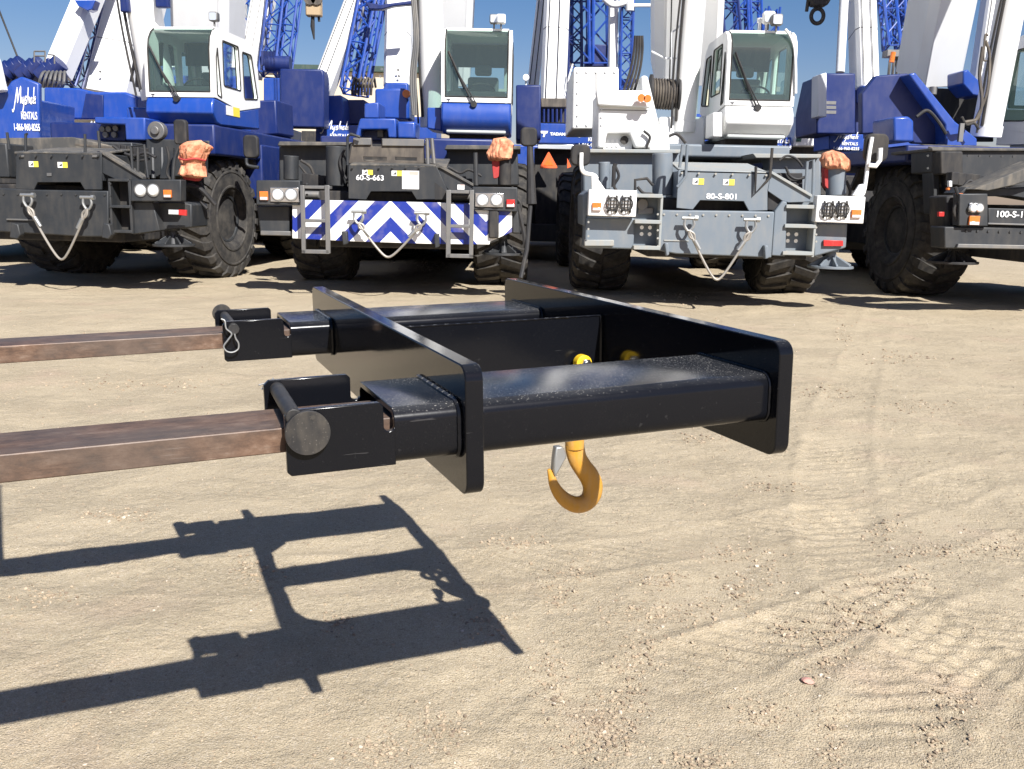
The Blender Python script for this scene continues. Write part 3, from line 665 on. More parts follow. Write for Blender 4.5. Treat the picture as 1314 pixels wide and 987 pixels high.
y0,z1=f.x(290,135,cb[2]); y1,z0=f.x(307.6,151,cb[2]); box(b,cb[2],cb[2]+.004,y0,(y0+y1)/2,z0,z1); o=obj('sticker',b,M['stick_w'],r,0,0)
b=B(); box(b,cb[2],cb[2]+.004,(y0+y1)/2,y1,z0,z1); obj('sticker_panel',b,M['stick_y'],o,0,0)
# under the cab on the visible side
b=B(); box(b,1.0,1.3,3.7,6.5,1.2,zc); obj('side_locker',b,M['navy'],r,.03)
mirror(f,r,(311,173,331,203),2.2,arm=[(316,203),(318,212),(332,215)])
o,A,dr,sx_,sy_,w_=boom(f,r,(252,112),(250,0),72,4.7,4.2,'greyboom',length=9,cable=False,hh=1.0)
liftcyl(f,r,(205,125),(183,0),20,2.6,2.5,length=4)
b=B(); q=f.p(205,130,2.9); box(b,q.x-.5,q.x+.55,q.y-.1,q.y+2.6,q.z-.55,q.z-.1); obj('boom_foot_frame',b,M['blue'],r,.03)
b=B(); q=f.p(160,6,2.2); box(b,q.x-.08,q.x+.05,q.y,q.y+.1,q.z-.1,q.z+.25); obj('cylinder_valve',b,M['navy'],r,.02); b=B(); q=f.p(207,4,2.2); box(b,q.x-.1,q.x+.1,q.y,q.y+.1,q.z-.06,q.z+.3); obj('cylinder_valve',b,M['navy'],r,.02)
b=B()
for k,(a,c) in enumerate((((168,105),(172,20)),((175,112),(168,60)),((180,118),(174,70)))): tube(b,curve([f.p(*a,2.5),f.p((a[0]+c[0])/2+4,(a[1]+c[1])/2,2.5),f.p(*c,2.5)],6),.022,6)
obj('hydraulic_hose',b,M['steel'],r)
sling(f,(35.5,256),(112,259),(79,333),-.12,'slack wire rope sling on the charcoal bumper of the leftmost crane')
cover(f,[(240,181),(260,180),(270,188),(262,205),(260,212),(264,227),(254,229),(231,226),(234,214),(233,202),(231,190)],.3,'faded orange cloth tied over the lamp post beside the big side-on tyre',red=[(233,222),(260,224),(252,233),(236,230)],seed=3,belt=(246,205))
b=B(); q=f.p(247,232,.38); tube(b,curve([q+Vector((-.1,0,-.05)),q+Vector((.1,0,-.1)),q+Vector((.25,.1,-.3))],5),.03,8); obj('lamp_hose',b,M['dark'],r)
text(r,'60',1.0,0,0,.001) if False else None
# ================================================================== crane 2 (blue cab, striped bumper)
f2=Fr(497,250,12.2,-.3)
c2=thing('mobile_crane','rough terrain crane with blue and white cab and a blue and white chevron bumper','crane',f2.o,f2.yaw,GC)
chassis(c2,ya=2.75,cx=.05,w=1.36)
f=f2;r=c2
xc,zc0=f.y(501,257,0); period=abs(f.y(501,298,0)[1]-zc0)*.98
mc=mk_chevron(xc,zc0,period)
b=B(); prism(b,f.P([(375,256),(657,262),(657,298),(629,310),(628,314),(545,313),(440,309.5),(375,306)],0),0,.06,'y'); obj('chevron_board',b,mc,r,.006)
b=B(); prism(b,f.P([(380,260),(650,265),(650,306),(380,303)],.07),.07,.35,'y'); obj('bumper',b,M['char'],r,.01)
h=hood(f,r,[(447,211.7),(540,211.7),(560,213),(575,246),(575,256),(534.5,256),(528,245.7),(476,245.7),(469.6,256),(447,255)],[(476,245.7),(528,245.7)],.02,.95,'char','chartop',.12)
sticker(f,h,465,218,478.5,224.5,.02); sticker(f,h,502.5,219,516,226,.02); sticker(f,h,516,219,537.7,243,.02,'w')
q=f.y(474.5,228,0); text(h,'60-S-663',q[0],q[1],.012,.068,.35,bold=.015)
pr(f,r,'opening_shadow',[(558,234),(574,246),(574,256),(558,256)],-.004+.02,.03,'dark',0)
b=B(); z0=f.y(495,209,-.02)[1]
P=f.P([(453.6,176.6),(476.6,177),(477.5,188),(489,188),(490,177.5),(544,178.7),(545,209.6),(447,209.7)],.25)
plate(b,P,[f.P([(466,201),(496,202),(496,206.4),(466,206)],.25),f.P([(507,201.5),(534.5,202.5),(534.5,206.4),(507,206)],.25)],.25,.29,'y'); obj('raised_grille',b,M['brownsteel'],r,.006)
pr(f,r,'grille_lip',[(453,177),(476,177.5),(476,186),(454,186)],.22,.03,'steel',.004); pr(f,r,'grille_lip',[(490.5,178),(544,179),(544,187.5),(490.5,187)],.22,.03,'steel',.004)
b=B(); P=f.P([(455,186),(544,187),(544,208),(449,208)],.9); prism(b,P,.6,.9,'y'); obj('grille_box',b,M['dark'],r,.01)
pr(f,r,'hood_gusset',[(561,212),(606,238),(606,246),(577,246),(561,226)],.05,.05,'char',.006); pr(f,r,'hood_edge',[(560,209),(607,235.5),(607,239),(560,213)],.02,.18,'chartop',.004)
sticker(f,r,587,237,596,243.5,.045,'w')
lightpanel(f,r,[(328.7,231.3),(385,231.6),(384,263.6),(328.7,263.2)],'char',[(357,250),(374,250)],.075,[(333.6,245.6),(344.5,257)],rectlens=((347,240.5),(384,259.5)))
lightpanel(f,r,[(606,239.5),(664,240.5),(664,272),(606,269.5)],'char',[(619,257),(637,257)],.075,[(650,256),(660.6,266)],'red',rectlens=((610,247.5),(646,266)))
for pts in ([(329,264),(372,264),(372,302),(334,302)],):
    pr(f,r,'outrigger_box',pts,.15,.5,'char',.02)
pr(f,r,'outrigger_foot_beam',[(334,296),(378,297),(378,303),(334,302)],.1,.2,'steel',.01)
pr(f,r,'jack_housing',[(627,270),(640,270),(640,306),(627,306)],-.05,.2,'dark',.02)
pr(f,r,'jack_housing',[(657,262),(664,262),(668,300),(657,300)],.05,.5,'char',.02)
fx=f.p(645,327,.3); float_plate(f,r,fx.x,fx.y,fx.z,.27,'char')
for (a,b_,y0,y1,ys) in ((388.5,420.5,240,323,(283,322)),(575,605,246,328.5,(290,328))):
    b=B(); 
    pts=[f.p(a,y0,-.14),f.p(a+1,y1,-.14),f.p(b_,y1,-.14),f.p(b_,y0,-.14)]
    for u,v in zip(pts,pts[1:]):
        n=.022; mn=Vector((min(u.x,v.x)-n,-.16,min(u.z,v.z)-n)); mx=Vector((max(u.x,v.x)+n,-.12,max(u.z,v.z)+n)); box(b,mn.x,mx.x,mn.y,mx.y,mn.z,mx.z)
    for yy in ys[:1]: q=f.p(a,yy,-.14); q2=f.p(b_,yy,-.14); box(b,q.x,q2.x,-.158,-.10,q.z-.02,q.z+.02)
    q=f.p(a,y0,-.14); q2=f.p(b_,y0,-.14); box(b,q.x-.03,q2.x+.03,-.14,.0,q.z-.02,q.z+.02)
    obj('ladder',b,M['steel'],r,.005)
pr(f,r,'tow_lug',[(438,297),(445,297),(446,313),(440,315)],-.1,.1,'char'); pr(f,r,'tow_lug',[(557,300),(563,300),(564,317),(558,319)],-.1,.1,'char')
pr(f,r,'fender',[(358,183),(446,185),(446,236),(358,233)],1.5,.4,'char',.02); pr(f,r,'deck',[(358,181.5),(452,182.5),(446,187),(356,187)],1.3,1.4,'chartop',.01)
pr(f,r,'fender',[(573,188),(664,190),(666,238),(573,238)],1.5,.4,'char',.02); pr(f,r,'deck',[(573,186),(668,187),(668,192),(570,192)],1.3,1.4,'chartop',.01)
pr(f,r,'lower_frame',[(385,232),(447,234),(447,256),(385,254)],.9,.3,'dark',.01)
for (a,b_,y0,y1,d,m) in ((418.5,445.5,188,239,.5,'char'),(364,383,200,231,.6,'char'),(639,656,206,238,.5,'dark')):
    p0=f.p((a+b_)/2,y1,d);p1=f.p((a+b_)/2,y0,d);rr=(f.y(b_,y1,d)[0]-f.y(a,y1,d)[0])/2; b=B(); cyl(b,p0,p1,rr,n=28); obj('jack_cylinder',b,M[m],r,.01)
handrail(f,r,[(446,212),(446,176),(450,172),(462,176)],.15); handrail(f,r,[(549,212),(548,178),(554,178),(557,210)],.2,.025,'steel'); handrail(f,r,[(611,238),(610,196)],.3,.03)
mirror(f,r,(668,163,689,188),.2)
b=B(); tube(b,[f.p(680,186,.25),f.p(682,262,.2)],.06,10,[.04,.07]); tube(b,[f.p(681,258,.2),f.p(676,320,.05),f.p(668,357,-.1)],.03,8); obj('marker_post',b,M['dark'],r)
b=B(); q=f.p(676,240,.6); tube(b,curve([f.p(664,262,.1),f.p(672,300,.1),f.p(674,318,.1)],5),.03,6); obj('hose',b,M['dark'],r)
pr(f,r,'slewing_frame',[(462,152),(508,152),(508.6,177),(498,177),(497,166),(463,166),(462,176),(455,176)],1.5,.6,'blue',.02)
pr(f,r,'slewing_recess',[(463,165),(498,165),(498,180),(463,180)],1.8,.1,'navy'); 
b=B(); q=f.p(488,171,1.78); box(b,q.x-.04,q.x+.05,q.y-.04,q.y,q.z-.06,q.z+.06); obj('valve',b,M['steel'],r,.01)
pr(f,r,'tank',[(509.5,156),(533,156),(533,178),(509.5,178)],1.5,.6,'blue',.03)
pr(f,r,'engine_cover',[(467.6,133),(486,131),(486,152),(467,152)],2.3,.8,'blue',.02)
pr(f,r,'turret_side',[(481,114),(520,113),(525,131),(525,153),(486,152),(481,131)],3.0,.8,'blue',.03)
b=B(); q=f.p(522,121,2.95); cyl(b,q,q-Vector((0,.08,0)),.06,n=16); obj('marker_lamp',b,M['amber'],r)
b=B(); zc=f.y(600,180,2)[1]; box(b,-1.25,1.28,1.95,6.6,zc-.32,zc+.02); obj('slewing_deck',b,M['navy'],r,.03)
b=B(); cyl(b,(0,3.9,zc-.5),(0,3.9,zc-.3),.9,n=40); obj('turntable',b,M['dark'],r)
pr(f,r,'cab_base',[(548,138),(567,138),(567,168),(548,165)],2.1,.8,'blue',.02)
cb=cab(f,r,566,656,38,125,172,1.9,1.8,'white','blue')
worklamp(f,cb[0],634,24,2.1,.13,mat='steel'); worklamp(f,cb[0],643,24,2.0,.13)
boom(f,r,(570,110),(574,0),62,4.9,4.3,'greyboom',length=9,cable=False,hh=1.0)
liftcyl(f,r,(556,160),(552,0),15.5,3.1,3.0,length=4)
b=B()
for k in range(3): tube(b,curve([f.p(530+k*2,148,2.6),f.p(527+k*3,100,2.6),f.p(532+k*2,50,2.6),f.p(529+k*2,0,2.6)],5),.022,6)
obj('hydraulic_hose',b,M['steel'],r)
sling(f,(460,277),(541,279),(498,330),-.14,'slack wire rope sling across the blue and white chevron bumper')
cover(f,[(634,178),(650,176),(657,186),(656,204),(645,206),(637,207),(628,206),(626,196),(630,186)],.45,'faded orange cloth over the post above the right lamp of the chevron crane',red=[(631,206),(641,206),(640,228),(633,230)],seed=9)
# ================================================================== crane 3 (slate and white)
f3=Fr(932,262,11.5,0)
c3=thing('mobile_crane','rough terrain crane with all white cab and slate grey-blue carrier with white lamp panels','crane',f3.o,f3.yaw,GC)
chassis(c3,ya=2.9,rimmat='slate',cx=.12,w=1.38)
f=f3;r=c3
pr(f,r,'bumper',[(846.7,269.5),(868,270),(889,270),(961,271),(994,271.8),(990,331),(958,329.5),(868,326),(846,322)],0,.3,'slate',.015)
b=B(); q0=f.y(852,308,0); q1=f.y(985,311,0); box(b,q0[0],q0[0]+.3,-.012,0,q0[1]-.012,q0[1]+.004); obj('bumper_weld',b,M['slatetop'],r)
pr(f,r,'tow_lug',[(853,312),(858,312),(859,327),(855,329)],-.1,.1,'slate'); pr(f,r,'tow_lug',[(981,315),(986,315),(987,331),(982,333)],-.1,.1,'slate')
h=hood(f,r,[(870.5,218),(989,221.5),(985,244.4),(985,270),(961,271),(954.4,258.4),(898.5,257),(889,269),(868,267)],[(898.5,257),(954.4,258.4)],.02,.95,'slate','slatetop',.13)
sticker(f,h,889,229,903,237,.02); sticker(f,h,928,230,942,238,.02)
q=f.y(926,252,0); text(h,'80-S-801',q[0],q[1],.012,.068,.36,bold=.02)
pr(f,r,'hood_gusset',[(989,222),(1040,252),(1040,259),(1012,260),(1004,258),(985,245)],.05,.05,'slate',.006); pr(f,r,'hood_edge',[(989,218.5),(1042,249.5),(1042,253.5),(989,222.5)],.02,.2,'slatetop',.004)
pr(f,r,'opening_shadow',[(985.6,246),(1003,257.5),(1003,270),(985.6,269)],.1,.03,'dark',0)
pr(f,r,'bumper_leg',[(994,271),(1004,258),(1010,259),(1008,329),(990,328)],.02,.3,'slate')
# steps each side
for (a,c,t,bt,ys) in ((816,846.5,251,321,(251,284.5,318)),(1009,1043,259,330,(265,290,325))):
    x0,z1=f.y(a,t,0); x1,z0=f.y(c,bt,0); b=B(); box(b,x0,x1,.24,.3,z0,z1); o=obj('step_recess',b,M['slate'],r)
    b=B()
    for yy in ys: z=f.y((a+c)/2,yy,-.02)[1]; box(b,x0,x1,-.02,.25,z-.025,z+.02)
    box(b,x1-.02,x1+.01,-.01,.26,z0,z1); obj('steps',b,M['slatetop'],r,.005)
    b=B()
    for i in range(2):
        for j in range(2): cyl(b,(x0+.12+.1*i,.235,z0+.18+.08*j),(x0+.12+.1*i,.242,z0+.18+.08*j),.024,n=12)
    obj('step_hole',b,M['lens'],o)
lightpanel(f,r,[(756,243),(817.7,244.5),(815.9,278.7),(754.3,277)],'white',[(785.5,262),(803.3,262)],.066,[(760,260),(771,270.5)],guard=True)
lightpanel(f,r,[(1049.3,250.7),(1111,252.6),(1108,287.3),(1045.8,285)],'white',[(1062,269),(1080,269)],.066,[(1092.5,269),(1104,279.8)],guard=True)
pr(f,r,'outrigger_box',[(752,279),(815,280),(813,320),(750,318)],.12,.5,'slate',.02); pr(f,r,'outrigger_foot_beam',[(750,308),(788,308),(788,316),(750,316)],.04,.1,'slatetop',.01)
pr(f,r,'outrigger_box',[(1044,286),(1088,287),(1086,318),(1044,330)],.12,.5,'slate',.02); pr(f,r,'reflector',[(1057,308),(1082,309),(1082,316),(1057,316)],.08,.03,'red',.004)
for px,py,d in ((1065,344,.35),): fx=f.p(px,py,d); float_plate(f,r,fx.x,fx.y,fx.z,.28,'slate')
pr(f,r,'fender',[(748,193),(872,196),(872,266),(820,266),(748,262)],1.5,.4,'slate',.03); pr(f,r,'deck',[(748,191),(876,192),(872,197),(746,196)],1.35,1.4,'slatetop',.01)
pr(f,r,'fender',[(985,200),(1054,200),(1054,262),(1000,262)],1.5,.4,'slate',.03); pr(f,r,'deck',[(966,197),(1054,198),(1054,203),(970,203)],1.35,1.4,'slatetop',.01)
pr(f,r,'side_box',[(757,243),(748,250),(748,290),(752,290)],.15,1.0,'slate',.02)
pr(f,r,'battery_box',[(1000,222),(1030,222),(1030,250),(1000,246)],.9,.4,'dark',.01)
for (a,b_,y0,y1,d,m) in ((837,863,197,251,.5,'slate'),(768,783,208,243,.6,'slate'),(1060,1085,215,251,.45,'slate')):
    p0=f.p((a+b_)/2,y1,d);p1=f.p((a+b_)/2,y0,d);rr=(f.y(b_,y1,d)[0]-f.y(a,y1,d)[0])/2; b=B(); cyl(b,p0,p1,rr,n=28); obj('jack_cylinder',b,M[m],r,.01)
handrail(f,r,[(815,250),(815,231),(830,229),(838,238)],.3,mat='dark'); handrail(f,r,[(869,240),(880,226),(882,186),(876,186),(872,215)],.0,mat='slate'); 
handrail(f,r,[(970,214),(969,248),(988,228),(991,190)],-.02,mat='dark'); handrail(f,r,[(1033,250),(1036,208),(1044,205),(1043,250)],.05,mat='slate'); handrail(f,r,[(787,240),(788,214),(790,210)],.35,.025,'dark')
mirror(f,r,(733,185,757,213),.1,arm=[(746,196),(746,214),(750,222),(762,225),(766,230)],armmat='white')
pr(f,r,'mirror_bracket',[(759,226),(766,228),(777,243.5),(759,243)],-.05,.05,'white',.01)
mirror(f,r,(1112,171,1139,208),.1,arm=[(1119,176),(1115,200),(1110,238),(1107,250)],armmat='white')
handrail(f,r,[(1130,190),(1129,206),(1124,213),(1114,212)],.02,.028,'white'); pr(f,r,'mirror_bracket',[(1094,251),(1103,237),(1109,236),(1109,252)],-.05,.05,'white',.01)
# white superstructure
b=B(); prism(b,f.P([(736.4,86),(794,86),(794,166),(733.7,166)],3.0),3.0,4.9,'y'); obj('counterweight_box',b,M['white'],r,.03)
b=B(); prism(b,f.P([(768,118),(822,118),(834,150),(834,190),(815,190),(808,171),(779,171),(776,190),(766.5,190)],1.6),1.6,2.6,'y'); obj('slewing_frame',b,M['white'],r,.03)
pr(f,r,'valve_panel',[(776,171),(811,171),(811,192),(774,192)],1.75,.05,'greyboom',.004)
b=B()
for px in (780,786,792):
    for py in (181,187): q=f.p(px,py,1.745); cyl(b,q,q+Vector((0,-.01,0)),.022,n=12)
obj('panel_hole',b,M['white'],r)
b=B(); q=f.p(801,180,1.74); cyl(b,q,q+Vector((0,-.03,0)),.055,n=20); obj('gauge',b,M['dark'],r)
pr(f,r,'shelf',[(765,116),(825,116),(836,138),(767,135)],1.5,.2,'white',.02)
pr(f,r,'turret_side',[(823,97),(831,97),(846,160),(834,165),(826,140)],1.9,1.6,'white',.03)
b=B()
for px,m in ((822.6,126),(830.5,127)): q=f.p(px,m,1.42); cyl(b,q,q+Vector((0,-.05,0)),.05,n=16)
obj('marker_lamp',b,M['amber'],r)
pr(f,r,'tank',[(833,160),(858,160),(860,200),(833,199)],1.7,.8,'white',.03)
pr(f,r,'turret_body',[(846,150),(905,150),(905,196),(846,196)],2.8,3.0,'greyboom',.03)
b=B(); 
q0=f.p(836,120,2.9); q1=f.p(868,122,2.9); cyl(b,q0,q1,.2,n=28); cyl(b,q0-Vector((.03,0,0)),q0,.27,n=28); cyl(b,q1,q1+Vector((.03,0,0)),.27,n=28); obj('winch_drum',b,M['dark'],r)
b=B()
for k in range(9): q=q0.lerp(q1,(k+.5)/9); tube(b,[(q.x,q.y+.21*math.cos(a*math.pi/10),q.z+.21*math.sin(a*math.pi/10)) for a in range(21)],.014,5)
obj('winch_rope',b,M['brownsteel'],r)
b=B()
for k in range(4): tube(b,curve([f.p(800+k*4.5,118,2.2),f.p(809+k*4,90,2.2),f.p(813.5+k*3.6,65,2.2),f.p(815+k*3,46,2.2)],6),.02,6)
obj('hydraulic_hose',b,M['dark'],r)
b=B(); 
for a,c in (((836,66),(853,75)),((853,75),(868,75)),((862,42),(862,110)),((868,38),(873,32)),((862,42),(868,38))): tube(b,[f.p(*a,2.9),f.p(*c,2.9)],.014,6)
obj('guard_rail',b,M['greyboom'],r)
b=B(); zc=f.y(900,183,2)[1]; box(b,-1.3,1.28,2.0,6.6,zc-.2,zc-.02); obj('slewing_deck',b,M['slate'],r,.03)
b=B(); cyl(b,(0,3.9,zc-.6),(0,3.9,zc-.2),.9,n=40); obj('turntable',b,M['dark'],r)
cb=cab(f,r,930.5,1019,41,129,176,1.9,1.8,'white','white',bulge=.09)
pr(f,r,'cab_locker',[(915,144),(927,144),(927,176),(914,176)],1.8,.5,'white',.02)
worklamp(f,cb[0],987.5,22,2.1,.16); worklamp(f,cb[0],998,25,2.0,.15,mat='steel')
b=B(); 
for px in (974,983): q=f.p(px,42,2.3); cyl(b,q,q+Vector((0,0,.17)),.022,n=10); cyl(b,q+Vector((0,0,.13)),q+Vector((0,0,.19)),.04,n=12)
obj('antenna_post',b,M['white'],cb[0])
b=B(); q=f.p(1008,38,2.0); tube(b,curve([q,f.p(1014,46,1.95),f.p(1019.5,62,1.9),f.p(1021,90,1.88),f.p(1021,120,1.88)],5),.02,8); obj('grab_rail',b,M['white'],cb[0])
boom(f,r,(884,112),(887,0),84,4.9,4.05,'boomwhite',length=9,cable=True,hh=1.0)
liftcyl(f,r,(877,166),(890,0),15,2.9,2.75,length=4)
sling(f,(884.5,286),(963.7,288),(920,359),-.12,'slack wire rope sling on the slate grey-blue bumper')
cover(f,[(1058,196),(1068,193),(1080,196),(1089,206),(1089,219),(1080,220),(1072,216),(1062,218),(1056,214),(1055,204)],.42,'faded orange cloth bunched on top of the grey post above the right white lamp panel',red=[(1057,214),(1066,216),(1065,244),(1058,240)],seed=15)
# ================================================================== crane 4 (right edge)
f4=Fr(1405,285,11.4,3)
c4=thing('mobile_crane','blue crane with charcoal front cut off by the right edge of the view','crane',f4.o,f4.yaw,GC)
chassis(c4,ya=3.1,sc=1.04,w=1.38,cx=.72,steer=2)
f=f4;r=c4
lightpanel(f,r,[(1231.6,248.5),(1267.7,248.5),(1268,290.5),(1230,290)],'char',[(1247,267),(1255,267)],.05,[(1243,277),(1255,289)],rectlens=((1243,260.5),(1258,272)))
pr(f,r,'front_beam',[(1268,267),(1420,271),(1420,292),(1268,287)],-.02,.2,'char',.01); pr(f,r,'front_beam_trim',[(1268,286),(1420,290.5),(1420,292.5),(1268,288)],-.04,.03,'steel',.003)
q=f.y(1300,275,-.02); text(r,'100-S-106',q[0]+.02,q[1],-.03,.075,.44,bold=.02)
pr(f,r,'bumper',[(1212,291),(1420,292),(1420,322),(1212,319)],0,.35,'char',.015); pr(f,r,'bumper_flange',[(1230,313),(1420,317),(1420,322),(1228,318)],-.05,.05,'steel',.006)
pr(f,r,'brace',[(1250,243),(1290,226),(1340,205),(1340,225),(1300,238),(1268,245)],.1,.5,'chartop',.01); pr(f,r,'frame_side',[(1231,248),(1240,240),(1300,242),(1350,236),(1350,260),(1300,252),(1268,252)],.3,.4,'char',.01)
pr(f,r,'deck',[(1196,192.5),(1420,193),(1420,240),(1236,240),(1236,224),(1196,222)],1.2,.6,'char',.02)
pr(f,r,'deck_top',[(1196,190),(1420,190),(1420,194),(1196,194)],1.15,1.2,'chartop',.01)
pr(f,r,'jack_box',[(1207,194),(1236,194),(1236,224),(1222,250),(1222,224),(1207,224)],1.0,.3,'dark',.02)
pr(f,r,'side_leg',[(1197,222),(1206,222),(1206,275),(1199,275)],1.2,.3,'char',.01)
b=B(); zt=f.y(1160,194,2)[1]+.05
arch=[(1.9,zt),(2.2,zt+.06),(4.1,zt+.06),(4.6,zt-.5),(4.55,zt-.56),(4.04,zt-.02),(2.26,zt-.02),(2.0,zt-.12),(1.86,zt-.5),(1.8,zt-.5)]
for xa,xb in ((1.5,2.4),(-1.15,-.2)): b=B(); prism(b,arch,xa,xb,'x'); obj('fender',b,M['chartop'],r,.01)
pr(f,r,'outrigger_box',[(1214,252),(1231,250),(1230,300),(1220,310),(1216,300)],.2,.45,'dark',.02)
lamp=[(1218,232,1222,240,'lens'),(1216,241,1219,244,'amber'),(1228,248,1236,252,'amber'),(1205,272,1212,278,'red')]
for x0,y0,x1,y1,m in lamp: pr(f,r,'side_lamp',[(x0,y0),(x1,y0),(x1,y1),(x0,y1)],.1,.05,m,.004)
fx=f.p(1222,338,.4); float_plate(f,r,fx.x,fx.y,fx.z,.3,'dark')
# blue turret
pr(f,r,'slewing_frame',[(1147,150),(1166,149),(1173,155),(1173,182),(1147,182)],2.0,.7,'blue',.03)
pr(f,r,'turret_side',[(1106,120),(1125,97),(1165,94),(1216,158),(1216,186),(1173,184),(1160,170),(1106,172)],2.9,.15,'navy',.02)
b=B(); prism(b,f.P([(1166,95),(1175,93),(1226,156),(1254,178),(1254,188),(1214,188),(1213,160)],2.6),2.6,3.3,'y'); obj('turret_edge',b,M['blue'],r,.02)
pr(f,r,'turret_inner',[(1190,116),(1200,113),(1275,116),(1275,182),(1230,182),(1206,150)],4.2,.06,'dark',.01)
pr(f,r,'turret_side',[(1236,91),(1242,89),(1262,109),(1262,124),(1248,122),(1236,108)],3.6,.5,'blue',.02)
b=B(); zc=f.y(1250,186,2)[1]; box(b,-1.45,1.4,2.0,7,zc-.25,zc-.02); obj('slewing_deck',b,M['navy'],r,.03)
b=B(); cyl(b,(0,3.9,zc-.6),(0,3.9,zc-.25),.95,n=40); obj('turntable',b,M['dark'],r)
boom(f,r,(1209,112),(1231,0),58,4.3,3.8,'greyboom',length=9,cable=False,hh=1.0)
liftcyl(f,r,(1265,172),(1298,0),17,2.9,2.7,'boomwhite',length=4.5)
b=B(); tube(b,curve([f.p(1261,60,2.5),f.p(1257,95,2.5),f.p(1260,130,2.4),f.p(1254,152,2.4),f.p(1238,157,2.4)],6),.024,8); tube(b,curve([f.p(1265,52,2.5),f.p(1270,75,2.5),f.p(1266,120,2.4),f.p(1250,158,2.4)],6),.02,8); tube(b,[f.p(1258,78,2.5),f.p(1266,78,2.5)],.014,6); tube(b,curve([f.p(1262,78,2.5),f.p(1264,46,2.5),f.p(1268,46,2.5)],5),.014,6); obj('hydraulic_hose',b,M['brownsteel'],r)
b=B(); q=f.p(1197,122,3.4); cyl(b,q,q+Vector((0,0,.12)),.06,n=14); obj('turret_fitting',b,M['steel'],r,.01); b=B(); q=f.p(1232,168,2.4); box(b,q.x-.03,q.x+.03,q.y-.05,q.y,q.z-.15,q.z+.1); obj('turret_fitting',b,M['steel'],r)
# cab only partly inside the view: side toward us
xcab=f.y(1292,150,2.0)[0]
cab(f,r,1376,1478,28,150,184,2.0,1.9,'white','white')
# ================================================================== second row: cranes standing with their rears to us
GR='blue and white cranes behind the front row'
def rear(px,Y,label,yaw=0,wheels=True):
    fr=Fr(px,200,Y,yaw); t=thing('mobile_crane',label,'crane',fr.o,fr.yaw,GR)
    b=B(); box(b,-.95,.95,.5,8,.65,1.35); obj('chassis',b,M['dark'],t,.02)
    b=B(); box(b,-1.5,1.5,.1,.5,.42,.78); obj('outrigger_beam',b,M['char'],t,.02)
    b=B(); box(b,-1.35,1.35,.6,6.5,1.36,1.9); obj('deck',b,M['dark'],t,.03)
    if wheels:
        for x,sd in ((-1.25,-1),(1.25,1)):
            for y in (1.7,6.5): wheel(t,x,y,'char',sd)
    return fr,t
# A: narrow boom at the left, writing on the counterweight
f,r=rear(75,20,'blue crane seen from behind at far left with narrow white boom and lettered counterweight')
pr(f,r,'counterweight',[(14,158),(170,158),(170,184),(14,184)],0,1.2,'blue',.03)
q=f.y(72,165,-.01); k=(f.y(91,165,0)[0]-f.y(53,165,0)[0]); maker(r,q[0],q[1],-.012,k)
q=f.y(128,169,-.01); k=(f.y(146,165,0)[0]-f.y(110,165,0)[0]); sign(r,q[0],q[1],-.012,k,.42)
pr(f,r,'engine_hood',[(56,112),(100,113),(122,118),(160,118),(176,124),(176,153),(56,153)],.6,2.4,'blue',.04)
pr(f,r,'side_panel',[(110,120),(132,122),(132,152),(104,152)],.55,.05,'navy',.01)
b=B(); q=f.p(68,140,.55)
for k in range(7): cyl(b,q+Vector((-.3+.1*k,0,-.1*(k%2))),q+Vector((-.3+.1*k,.1,-.1*(k%2))),.05,n=10)
obj('engine_fitting',b,M['dark'],r)
b=B() # coiled hoses and winch on top
for k in range(9):
    q=f.p(8+k*8,92-3*(k%3),2.2); cyl(b,q-Vector((.12,0,.1)),q+Vector((.12,0,.1)),.2,n=14)
q0=f.p(4,96,2.4); q1=f.p(78,98,2.4); cyl(b,q0,q1,.26,n=20); obj('winch',b,M['navy'],r,.01)
b=B()
for k in range(6): tube(b,curve([f.p(50+k*6,112,.9),f.p(52+k*6,100+k,.8),f.p(58+k*5,92,1.0),f.p(66+k*4,104,1.2)],4),.03,6)
for a,c in (((44,66),(44,80)),((44,66),(58,66)),((58,66),(58,80)),((62,70),(70,71)),((70,71),(70,82)),((44,72),(58,72))): tube(b,[f.p(*a,1.2),f.p(*c,1.2)],.018,5)
obj('hydraulic_hose',b,M['steel'],r)
boom(f,r,(66,84),(101,0),27,2.4,3.2,'boomwhite',length=9,cable=False)
lattice(r,f,f.p(82,104,3.0),f.p(112,0,3.8)+ (f.p(112,0,3.8)-f.p(82,104,3.0))*1.5,.36)
lattice(r,f,f.p(95,110,3.6),f.p(122,0,4.4)+(f.p(122,0,4.4)-f.p(95,110,3.6))*1.5,.28,mat='navy')
pr(f,r,'jib_bracket',[(95,0),(122,0),(118,12),(112,14),(100,8)],2.8,.3,'blue',.02)
# B: wide boom
f,r=rear(152,23,'white and blue crane behind, with a wide white jointed boom beside the left cab')
pr(f,r,'counterweight',[(110,128),(200,130),(200,170),(110,170)],0,1.5,'blue',.03)
boom(f,r,(126,116),(155,0),58,1.0,1.8,'boomwhite',length=10,cable=False,seam=(1.35,))
b=B()
for px,py in ((104,92),(129,92),(103,84)): q=f.p(px,py,.95); cyl(b,q,q+Vector((0,-.03,0)),.03,n=8)
obj('bolt_head',b,M['steel'],r)
lattice(r,f,f.p(160,95,2.0),f.p(172,0,2.4)+(f.p(172,0,2.4)-f.p(160,95,2.0))*1.2,.32)
pr(f,r,'jib_bracket',[(155,58),(170,57),(172,70),(164,84),(158,70)],1.8,.3,'navy',.02)
